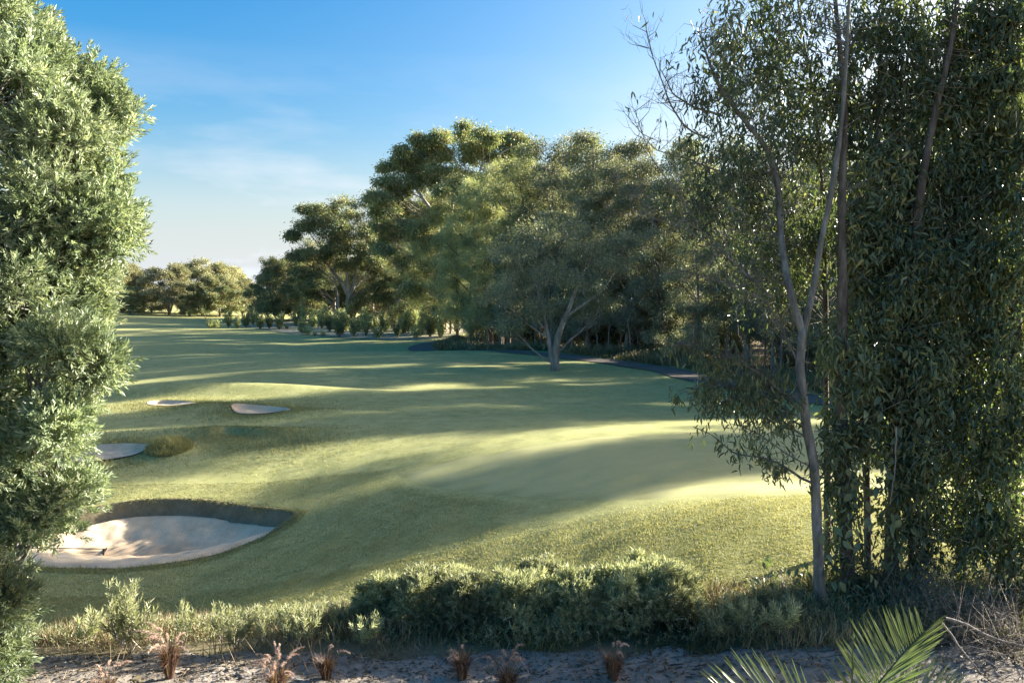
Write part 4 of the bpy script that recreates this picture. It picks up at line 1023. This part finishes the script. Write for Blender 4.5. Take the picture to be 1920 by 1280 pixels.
def right_tree(seed, name, label, base_px, Y, trunks, bark, clumps, branches=(), leaf=(0.13, 0.03), nleaf=36, nsub=20, subr=.22, mat=None, group=None, tk=1.0):
    rng = np.random.default_rng(seed)
    b = hitH(*base_px) if base_px is not None else None
    base = np.array([at(base_px[0], base_px[1], Y)[0], Y, 0.0]); base[2] = Hs(base[0], Y) - .05
    root = thing(name, base, label, "tree", group)
    TP = []
    W = Wood()
    for L, R in trunks:
        P = np.array([at(p[0], p[1], Y + (p[2] if len(p) > 2 else 0)) for p in L]) - base
        if L is trunks[0][0]: P[0] = (P[0][0], P[0][1], -0.1)
        n = len(P) * 4; Q = resample(P, n); W.tube(Q, np.interp(np.linspace(0, 1, n), np.linspace(0, 1, len(R)), R) * tk, 10, .05, rng); TP.append(Q)
    link("trunk", W.mesh("trunk", bark), root)
    TPa = np.concatenate(TP)
    LB, LD, LL, LR = [], [], [], []
    for br in branches:
        L, r0, ntw, tl, lf = br[:5]; upw = br[5] if len(br) > 5 else .3
        P = np.array([at(p[0], p[1], Y + (p[2] if len(p) > 2 else 0)) for p in L]) - base
        Wb = Wood(); Q = wobble(resample(P, 16), rng, .008); Wb.tube(Q, np.linspace(r0, r0 * .25, 16), 6, .04, rng)
        tips = spray(Wb, rng, Q, ntw, tl, .0065, upw)
        link("branch", Wb.mesh("branch", bark), root)
        if lf:
            tt = tips[rng.random(len(tips)) < min(1, lf)]
            p_, d_, l_ = strand_leaves(rng, tt, max(3, int(4 * max(1, lf))), .06, leaf[0]); LB.append(p_); LD.append(d_); LL.append(l_); LR.append(rng.random(len(p_)))
    Wt = Wood()
    for px, py, rx, rz_, *dd in clumps:
        dy = dd[0] if dd else 0.0; dens = dd[1] if len(dd) > 1 else 1.0
        c = at(px, py, Y + dy) - base; RX = rx / F * Y; RZ = rz_ / F * Y
        ns = int(nsub * (RX * RX * RZ / .2) ** .55) + 3
        u, d = ball(rng, ns, .45); S = c + u * np.array([RX, RX * .9, RZ])
        j = np.argmin(np.linalg.norm(TPa[None] - (S - np.array([0, 0, .4]))[:, None], axis=2), axis=1)
        Wt.twigs(TPa[j] * .5 + S * .5 + rng.normal(size=S.shape) * .12 if np.linalg.norm(TPa[j[0]] - c) > 1.2 else TPa[j], S, .006, rng, .12)
        tA = c + rng.normal(size=(14, 3)) * np.array([RX, RX, RZ]) * .6; Wt.twigs(tA, tA + unit(rng.normal(size=(14, 3)) * np.array([1, 1, .8]) + np.array([0, 0, -.2])) * rng.uniform(.3, 1.0, 14)[:, None], .0045, rng, .2)
        nl = np.maximum(3, (nleaf * dens * rng.uniform(.2, 1.6, ns)).astype(int)); own = np.repeat(np.arange(ns), nl); m = len(own); els = rng.uniform(.6, 2.2, ns)[own]
        pos = S[own] + rng.normal(size=(m, 3)) * np.array([.5, .5, .6]) * subr * np.column_stack([1 / els ** .4, 1 / els ** .4, els])
        D = unit(rng.normal(size=(m, 3)) * .55 + np.array([0, 0, -.85]))
        LB.append(pos); LD.append(D); LL.append(leaf[0] * rng.uniform(.55, 1.3, m)); LR.append(np.clip(.45 + .2 * rng.normal(size=ns)[own] + .25 * rng.normal(size=m), 0, 1))
    if Wt.V: link("twigs", Wt.mesh("twigs", B_twig), root, kind="stuff")
    if LB:
        LLc = np.concatenate(LL)
        link("crown", leaf_mesh("crown", np.concatenate(LB), np.concatenate(LD), LLc, LLc * leaf[1] / leaf[0], mat or M_vine, rng, 'lance', curl=.08, rnd=np.concatenate(LR)), root, kind="stuff")
    return root, base, TPa

# the pale forked tree
right_tree(1001, "forked_tree", "slim grey-trunked tree forking high up, nearest the green", (1548, 1205), 11.9,
    [([(1550, 1215), (1536, 1110), (1534, 1020), (1530, 930), (1526, 865), (1512, 800), (1506, 745), (1498, 690), (1506, 615)], [.115, .08, .074, .071, .07, .067, .063]),
     ([(1506, 625), (1526, 540), (1538, 460), (1553, 390), (1568, 310), (1580, 210), (1588, 90), (1596, -80)], [.05, .046, .042, .038, .034, .03, .024, .014]),
     ([(1504, 620), (1482, 550), (1470, 490, .2), (1462, 420, .4), (1458, 340, .5), (1440, 280, .5), (1395, 225, .4), (1345, 160, .3), (1310, 60, .2)], [.06, .055, .05, .045, .04, .036, .03, .022, .008])],
    B_grey,
    [(1340, 50, 50, 70, .3, .5), (1400, 40, 80, 80, .5, .7), (1470, 90, 80, 90, .6, .75), (1345, 180, 60, 60, .3, .7), (1420, 190, 80, 80, .5, .8), (1330, 300, 70, 60, .4, .8), (1400, 310, 80, 70, .6, .9), (1480, 240, 70, 80, .6, .8), (1290, 380, 50, 40, .4, .6), (1370, 400, 80, 60, .7, .9), (1450, 420, 80, 80, .8, .9), (1530, 330, 70, 90, .9, .8), (1560, 120, 70, 110, .8, .6), (1500, 20, 80, 60, .6, .6), (1640, 120, 60, 110, .9, .6), (1660, 240, 50, 60, .9, .6),
     (1400, 500, 70, 50, .8, .6), (1480, 560, 40, 60, .8, .5)],
    [([(1345, 215, .3), (1300, 200, .2), (1262, 175, .1), (1238, 130)], .02, 26, .55, .05, 1.2), ([(1330, 260, .2), (1290, 245, .1), (1255, 200), (1222, 110, -.1), (1212, 60, -.1)], .017, 24, .5, .03, 1.0), ([(1310, 420, .2), (1250, 330, .1), (1220, 300), (1190, 210, -.1)], .016, 24, .5, .05, .8), ([(1340, 450, .2), (1270, 400, .1), (1215, 385), (1165, 355)], .014, 26, .45, .05, .5), ([(1390, 330, .4), (1330, 315, .3), (1270, 290, .2), (1225, 285, .1), (1205, 250)], .016, 16, .45, .1, .9),
     ([(1450, 560, .1), (1370, 480), (1290, 430, -.1), (1200, 400, -.1)], .016, 50, .5, .03, .3), ([(1500, 690), (1440, 560), (1330, 520, -.2), (1240, 500, -.2)], .02, 70, .55, .05, .1),
     ([(1500, 770), (1430, 700, -.1), (1350, 660, -.2), (1265, 640, -.2)], .025, 110, .38, .35, .0), ([(1498, 780), (1420, 740), (1350, 720, -.1), (1280, 730, -.2)], .02, 60, .35, .8, -.3), ([(1510, 820), (1440, 770), (1380, 740, -.1), (1310, 770, -.2)], .016, 40, .3, .8, -.3),
     ([(1532, 910), (1490, 890), (1455, 862), (1400, 853), (1365, 850), (1340, 815), (1300, 800)], .022, 22, .3, .7, -.1), ([(1528, 880), (1470, 850), (1420, 810), (1360, 790)], .012, 30, .3, .4, 0)])

# vine-hung trunks
VT = [(1010, (1592, 1195), 12.3, [([(1592, 1200), (1588, 1050), (1582, 900), (1575, 750), (1580, 560), (1578, 380), (1585, 200), (1570, 40), (1560, -60)], [.2, .17, .16, .14, .12, .1, .08, .06, .04])],
       [(1590, 640, 45, 90, 0, .9), (1600, 760, 50, 80, 0, 1), (1595, 520, 45, 60, .2, .7), (1575, 860, 35, 70, -.1, .9), (1600, 930, 35, 50, -.2, .6), (1585, 1040, 30, 60, -.2, .5), (1620, 430, 60, 60, .3, .8), (1600, 1120, 35, 30, -.2, .4), (1650, 330, 60, 50, .3, .8)], "thick vine-hung trunk directly beside the slim grey tree"),
      (1011, (1625, 1180), 12.9, [([(1625, 1190), (1628, 1000), (1622, 820), (1630, 600), (1640, 350), (1650, 100), (1660, -60)], [.1, .09, .08, .07, .06, .045, .03])],
       [(1640, 560, 60, 90, 0, 1), (1650, 690, 55, 80, -.1, 1), (1640, 800, 50, 70, 0, .9), (1690, 430, 60, 70, 0, .9), (1650, 460, 60, 60, 0, .9), (1640, 250, 60, 80, 0, .8), (1625, 130, 60, 80, 0, .8), (1690, 300, 50, 50, 0, .8), (1650, 20, 60, 60, 0, .7)], "thin straight trunk between the two thick vine-hung trunks"),
      (1012, (1672, 1170), 12.6, [([(1668, 1180), (1672, 1000), (1682, 860), (1700, 700), (1712, 520), (1725, 350), (1760, 180), (1790, 60), (1800, -60)], [.19, .17, .15, .14, .13, .11, .09, .07, .05]), ([(1682, 870), (1705, 940), (1712, 1060), (1718, 1170)], [.08, .1, .11, .12])],
       [(1700, 600, 60, 100, -.3, 1), (1710, 740, 60, 90, -.3, 1), (1690, 860, 50, 70, -.3, .9), (1740, 660, 60, 100, -.3, 1), (1730, 800, 60, 90, -.3, 1), (1720, 920, 60, 70, -.3, .9), (1690, 990, 50, 60, -.3, .8), (1740, 500, 60, 70, -.2, 1), (1760, 1010, 50, 60, -.2, .7), (1650, 1090, 40, 35, -.4, .6), (1740, 1090, 50, 40, -.3, .7)], "broad trunk wrapped in dark hanging vines, middle of the right group"),
      (1013, (1800, 1145), 13.0, [([(1800, 1150), (1806, 950), (1800, 700), (1795, 450), (1790, 250), (1798, 120), (1775, 30), (1765, -60)], [.16, .14, .13, .12, .11, .09, .06, .03]), ([(1798, 130), (1815, 60), (1835, -40)], [.07, .06, .04])],
       [(1790, 300, 60, 80, 0, 1.1), (1800, 200, 60, 60, 0, 1), (1760, 130, 40, 60, 0, .7), (1860, 250, 50, 90, 0, .9), (1810, 420, 70, 80, 0, 1.1), (1790, 540, 60, 80, 0, 1), (1850, 380, 60, 80, 0, 1), (1800, 700, 60, 100, -.2, 1), (1810, 830, 60, 90, -.2, 1), (1840, 560, 60, 90, 0, 1), (1790, 930, 55, 70, -.2, .9), (1830, 980, 55, 60, -.3, .8), (1850, 700, 55, 80, 0, .9), (1745, 330, 50, 60, 0, .9), (1765, 220, 50, 60, 0, .9), (1770, 60, 45, 60, .2, .8), (1830, 150, 50, 60, 0, .8), (1850, 330, 60, 60, .2, 1), (1720, 420, 60, 60, 0, 1), (1690, 500, 60, 60, .2, 1)], "tall forked trunk carrying a dense mass of vine high up"),
      (1014, (1895, 1130), 12.4, [([(1880, 1140), (1890, 950), (1898, 750), (1905, 550), (1912, 350), (1905, 150), (1890, 20), (1880, -80)], [.2, .18, .17, .16, .14, .11, .09, .06])],
       [(1900, 90, 55, 80, 0, .9), (1880, 20, 50, 50, 0, .8), (1900, 470, 50, 80, -.2, .9), (1870, 560, 50, 80, 0, .9), (1890, 680, 45, 60, -.3, .7), (1850, 800, 60, 80, -.3, 1), (1880, 900, 60, 80, -.3, 1), (1920, 800, 60, 90, -.3, 1), (1870, 1020, 60, 60, -.4, .8), (1930, 980, 60, 80, -.3, .9), (1960, 600, 80, 120, 0, 1), (1960, 300, 80, 140, 0, .9), (1920, 1080, 50, 50, -.4, .7), (1890, 180, 50, 70, 0, .9), (1910, 330, 50, 80, 0, .9), (1860, 60, 45, 50, .2, .7), (1840, 110, 45, 50, .3, .8), (1720, 60, 40, 60, .3, .7), (1700, 160, 40, 50, .3, .7), (1820, 20, 40, 50, .3, .8), (1860, 450, 50, 70, .2, .9)], "dark thick trunk at the right edge of the picture"),
      (1015, (1555, 1150), 13.5, [([(1550, 1150), (1552, 900), (1548, 700), (1548, 560), (1545, 400), (1530, 200), (1500, 40), (1490, -50)], [.1, .09, .08, .075, .06, .05, .03, .02])],
       [(1500, 480, 70, 90, .3, .6), (1440, 500, 80, 80, .5, .6), (1540, 240, 70, 80, 0, .6), (1460, 160, 80, 90, 0, .5), (1390, 120, 70, 80, 0, .4), (1560, 420, 60, 70, 0, .6)], "thin dark trunk half hidden behind the slim grey tree")]
bases = {}
for sd, bp, Yt, tr, cl, lab in VT:
    bases[sd] = right_tree(sd, "vine_tree", lab, bp, Yt, tr, B_dark, cl, leaf=(.135, .04), nleaf=76, tk=.62, group="vine-hung trees at right")

# single broad vine leaves that show large, on the middle trunk
rngV = np.random.default_rng(55)
def broad_leaf(name, L, W, mat):
    V = []; Fq = []
    prof = [(0, .02), (.18, .34), (.4, .5), (.65, .4), (.85, .2), (1, .01)]
    for t, w in prof:
        for s in (-1, 0, 1): V.append((s * w * W, t * L, -0.25 * L * t * t + abs(s) * w * W * .35))
    for i in range(5):
        for j in range(2): Fq.append((i * 3 + j, i * 3 + j + 1, i * 3 + j + 4, i * 3 + j + 3))
    return mk_mesh(name, V, [np.array(Fq)], mat, rnd=np.full(len(V), .75), smooth=True)
bl = [broad_leaf("leaf", .17, .10, M_vine), broad_leaf("leaf", .14, .075, M_vine), broad_leaf("leaf", .2, .09, M_vine)]
for sd, spots in ((1010, [(1600, 930, 45, 90, 26), (1590, 1060, 35, 60, 14)]), (1012, [(1690, 900, 60, 150, 50), (1720, 720, 60, 120, 40), (1660, 1080, 45, 50, 18)]), (1014, [(1890, 1060, 40, 40, 10), (1870, 850, 50, 100, 24)])):
    root, base, _ = bases[sd]
    for px, py, rx, ry, n in spots:
        for i in range(n):
            p = at(px + rngV.normal() * rx * .6, py + rngV.normal() * ry * .6, base[1] - .45 + rngV.normal() * .12) - base
            o = link("leaf", bl[i % 3], root, loc=p)
            o.rotation_euler = (-1.1 + rngV.normal() * .35, rngV.normal() * .5, math.pi + rngV.normal() * .9)

# leafy vine shoots at the foot of the slim tree
sh = hitH(1440, 1150)
rv = np.random.default_rng(66)
root = thing("broad_leaved_shrub", (at(1445, 1130, 12.4)[0], 12.4, Hs(at(1445, 1130, 12.4)[0], 12.4)), "small broad-leaved shrub leaning against the slim grey trunk", "shrub")
bs = np.array(root.location)
Ws = Wood(); tp = np.array([at(1445 + rv.normal() * 32, 1085 + rv.normal() * 26, 12.4 + rv.normal() * .2) for _ in range(34)]) - bs
Ws.twigs(np.zeros((34, 3)) + np.array([.45, 0, 0]), tp, .006, rv, .1); link("stem", Ws.mesh("stem", B_twig), root)
for i in range(34):
    for k in range(2):
        o = link("leaf", bl[(i + k) % 3], root, loc=tp[i] + rv.normal(size=3) * .04); o.rotation_euler = (-.6 + rv.normal() * .5, rv.normal() * .4, rv.uniform(0, 6.28)); o.scale = (.75, .75, .75)

# hanging dead twigs and the fallen branches in the corner
def dead_brush(seed, px, py, Y, n, size, label):
    rng = np.random.default_rng(seed); b = at(px, py, Y); b[2] = Hs(b[0], b[1])
    root = thing("dry_brush", b, label, "brush", "dry brush under the vine-hung trees"); W = Wood()
    A = rng.normal(size=(n, 3)) * np.array([size * .5, size * .35, .05]); A[:, 2] = np.abs(A[:, 2])
    d = unit(rng.normal(size=(n, 3)) * np.array([1, .8, .6]) + np.array([0, 0, .7])); Bp = A + d * rng.uniform(.3, 1.0, n)[:, None]
    W.twigs(A, Bp, .005, rng, .2)
    A2 = A + (Bp - A) * rng.uniform(.3, .9, n)[:, None]; W.twigs(A2, A2 + unit(d + rng.normal(size=(n, 3))) * rng.uniform(.15, .45, n)[:, None], .003, rng, .2)
    link("twigs", W.mesh("twigs", B_twig), root, kind="stuff")
dead_brush(71, 1800, 1200, 11.4, 260, 1.0, "tangle of dry grey twigs right of the palm frond")
dead_brush(72, 1890, 1230, 11.0, 240, 1.0, "tangle of dry grey twigs in the bottom right corner")
dead_brush(73, 1700, 1150, 12.2, 140, .7, "dry twigs at the foot of the broad vine-wrapped trunk")
dead_brush(74, 1900, 1120, 12.6, 200, .9, "dry twigs heaped round the trunk at the right edge")
for L, Y, r, lab in (([(1772, 1158), (1810, 1170), (1850, 1190), (1890, 1203), (1960, 1215)], 10.6, .022, "pale fallen branch reaching in from the right edge"), ([(1765, 1166), (1800, 1215), (1830, 1250), (1870, 1310)], 10.3, .016, "thin fallen stick slanting down to the bottom right corner"),
                   ([(1680, 800), (1678, 860), (1672, 920), (1669, 945)], 11.7, .012, "bare pale stick hanging upright among the vines")):
    P = np.array([at(a, b, Y) for a, b in L]); o = P[0].copy(); W = Wood(); W.tube(wobble(resample(P - o, 20), np.random.default_rng(5), .006), np.linspace(r, r * .45, 20), 7, .06, np.random.default_rng(6))
    if r < .015: W.twigs((P - o)[[1, 2, 2]], (P - o)[[1, 2, 2]] + np.array([[.3, 0, .12], [-.3, .1, .15], [.25, 0, -.1]]), .004, np.random.default_rng(7), .1)
    link("dead_branch", W.mesh("dead_branch", B_twig), loc=o, label=lab, category="branch")

# ------------------------------------------------------------------ fountain grasses
def fountain(seed, h, nb, np_, label, px, py, plume_h):
    rng = np.random.default_rng(seed); b = hitH(px, min(py, 1278)) if py < 1279 else None
    if b is None:
        v = pray(px, py); v = v / v[1]; Yb = 9.9; b = CAM + v * Yb; b[2] = Hs(b[0], b[1])
    root = thing("fountain_grass", b, label, "grass", "fountain grasses on the sand strip")
    # blades: arching two-piece strips
    a = rng.uniform(0, 6.28, nb); out = np.column_stack([np.cos(a), np.sin(a), np.zeros(nb)])
    B0 = out * rng.uniform(0, .05, nb)[:, None]; sp = rng.uniform(.1, .6, nb)[:, None]
    L = h * rng.uniform(.5, 1, nb)[:, None]
    P1 = B0 + out * L * sp * .35 + np.array([0, 0, 1]) * L * .62; P2 = B0 + out * L * sp * 1.0 + np.array([0, 0, 1]) * L * rng.uniform(.55, 1.0, nb)[:, None]
    side = np.column_stack([-np.sin(a), np.cos(a), np.zeros(nb)]) * .005
    V = np.stack([B0 - side, B0 + side, P1 - side, P1 + side, P2], 1); k = np.arange(nb)[:, None] * 5
    link("blades", mk_mesh("blades", V.reshape(-1, 3), [k + np.array([[0, 1, 3, 2]]), k + np.array([[2, 3, 4]])], M_red, rnd=np.repeat(rng.random(nb), 5)), root, kind="stuff")
    for i in range(np_):
        a = rng.uniform(0, 6.28); o = np.array([math.cos(a), math.sin(a), 0]); hh = plume_h * rng.uniform(.75, 1.1); s = rng.uniform(.15, .6)
        P = bez((0, 0, 0), o * hh * s * .25 + np.array([0, 0, hh * 1.05]), o * hh * s * 1.2 + np.array([0, 0, hh * rng.uniform(.7, .95)]), 16)
        W = Wood(); W.tube(P[:11], np.full(11, .0022), 3); st = link("plume", W.mesh("plume_stalk", M_dry), root)
        tip = P[9:]; n = 260; t = rng.random(n); i0 = t * (len(tip) - 1.001); fi = i0.astype(int); C = tip[fi] + (tip[fi + 1] - tip[fi]) * (i0 - fi)[:, None]
        ax = unit(tip[fi + 1] - tip[fi]); D = unit(ax * .8 + .75 * rng.normal(size=(n, 3)))
        link("bristles", leaf_mesh("bristles", C, D,   .036 * (1 - .5 * t) * rng.uniform(.7, 1.2, n), .006, M_plume, rng, 'blade'), st, kind="stuff")
fountain(81, .62, 420, 15, "tall red-brown fountain grass with pale arching plumes, on the left", 318, 1272, .74)
fountain(82, .5, 420, 20, "wide fountain grass with many drooping plumes on the sand strip", 520, 1300, .62)
fountain(83, .42, 420, 2, "small upright red tuft right of the wide plumed grass", 612, 1276, .5)
fountain(84, .5, 420, 3, "dark red tuft left of the middle plumed grass", 866, 1277, .55)
fountain(85, .48, 380, 15, "plumed fountain grass at the bottom middle", 952, 1300, .66)
fountain(86, .5, 460, 4, "dark maroon tuft standing alone right of the middle", 1150, 1277, .58)
fountain(87, .4, 300, 9, "plumed fountain grass cut by the bottom edge at left", 200, 1320, .48)

# ------------------------------------------------------------------ palm
def palm():
    Y = 7.4; rng = np.random.default_rng(91)
    base = np.array([at(1560, 1340, Y)[0], Y, 0.0]); base[2] = Hs(base[0], Y)
    root = thing("palm", base, "young feather palm spreading its fronds in the bottom right corner", "palm")
    c = at(1575, 1345, Y) - base
    W = Wood(); W.tube(resample([(0, 0, -.05), (c[0] * .5, 0, c[2] * .5), c], 14), np.linspace(.09, .06, 14), 10, .05, rng); link("trunk", W.mesh("trunk", B_grey), root)
    lm = []
    for wv in (.02, .024):
        prof = [(0, .25), (.15, .8), (.45, 1), (.75, .7), (1, .05)]
        V = []
        for t, w in prof:
            for s in (-1, 0, 1): V.append((s * w * wv * .5, t, (.25 * wv if s == 0 else 0) * -1))
        Fq = [(i * 3 + j, i * 3 + j + 1, i * 3 + j + 4, i * 3 + j + 3) for i in range(4) for j in range(2)]
        lm.append(mk_mesh("leaflet", V, [np.array(Fq)], M_palm, rnd=np.full(len(V), rng.random()), smooth=True))
    def frond(pts, nl, l0, left, right, name="frond"):
        P = resample(np.array([at(a, b, Y + d) for a, b, d in pts]) - base, 40)
        W = Wood(); W.tube(P, np.linspace(.014, .004, 40), 6); f = link(name, W.mesh("frond", M_palm), root)
        T = unit(np.gradient(P, axis=0))
        for i in range(nl):
            u = .12 + .87 * (i + .5) / nl; k = int(u * 39); p = P[k]; t = T[k]
            ln = l0 * (math.sin(math.pi * (0.15 + .8 * u)) * .75 + .3)
            for sgn, vec in ((-1, left), (1, right)):
                if vec is None: continue
                d = np.asarray(vec(u)) + .06 * rng.normal(size=3) + t * (.35 + .5 * u); d /= np.linalg.norm(d)
                o = link("leaflet", lm[i % 2], f, loc=p)
                nrm = np.cross(d, t); nrm /= np.linalg.norm(nrm) + 1e-9
                x = np.cross(d, nrm)
                from mathutils import Matrix
                M = Matrix(((x[0], d[0], nrm[0]), (x[1], d[1], nrm[1]), (x[2], d[2], nrm[2])))
                o.rotation_euler = M.to_euler(); s = ln * rng.uniform(.9, 1.08); o.scale = (1.0, s, 1.0)
    # upright frond with leaflets combed to the left and a dense fall to the right
    frond([(1580, 1365, 0), (1622, 1312, 0), (1662, 1262, .05), (1702, 1215, .1), (1735, 1182, .12)], 38, .60, lambda u: (-.95, -.1, .5 + .1 * u), lambda u: (.25, -.5, .05 + .5 * u))
    # frond opening to the left, leaflets like a fan
    frond([(1560, 1355, 0), (1500, 1335, -.1), (1440, 1322, -.2), (1385, 1325, -.35), (1330, 1340, -.45)], 34, .62, lambda u: (.05 - .85 * u, .2, .95), lambda u: (-.3, -.8, .1))
    # frond behind to the right
    frond([(1600, 1350, .1), (1660, 1320, .1), (1730, 1300, .2), (1800, 1310, .3)], 26, .5, lambda u: (-.1 + .4 * u, .3, .9), lambda u: (.3, -.8, 0))
    # one narrow upright spear leaf
    frond([(1597, 1345, -.1), (1598, 1270, -.1), (1600, 1185, -.1)], 7, .10, lambda u: (-.1, 0, 1), lambda u: (.1, 0, 1), "spear")
palm()

# ------------------------------------------------------------------ rake lying in the bunker
def rake():
    p = hitH(197, 1036); q_ = hitH(95, 1046)
    d = np.array([-.96, -.28]); d /= np.linalg.norm(d); L = 1.75
    m_h = plain_mat("rake_handle_dark", (0.035, 0.03, 0.028), .5, .3); m_b = plain_mat("rake_head_black", (0.015, 0.015, 0.016), .45, .4)
    root = thing("bunker_rake", (p[0], p[1], p[2] + .06), "black bunker rake lying on the raked sand", "rake")
    e = np.array([d[0] * L, d[1] * L, 0]); e[2] = Hs(p[0] + e[0], p[1] + e[1]) - p[2] + .0
    W = Wood(); W.tube(np.linspace((0, 0, 0.05), e, 12), np.full(12, .013), 8); link("handle", W.mesh("handle", m_h), root)
    s = np.array([-d[1], d[0], 0])
    W = Wood(); W.tube(np.linspace(s * -.25, s * .25, 9), np.full(9, .026), 6); hd = link("head", W.mesh("head", m_b), root)
    for i in range(11):
        a = s * (-.24 + .048 * i); W = Wood(); W.tube(np.array([a, a + np.array([0, 0, -.03]), a + np.array([0, 0, -.065])]), [.012, .01, .005], 5); link("tine", W.mesh("tine", m_b), hd)
    W = Wood(); W.tube(np.array([[0, 0, .05], [0, 0, .02], [0, 0, -.01]]) + np.array([d[0] * .03, d[1] * .03, 0]), [.03, .035, .03], 8); link("socket", W.mesh("socket", m_b), root)
rake()
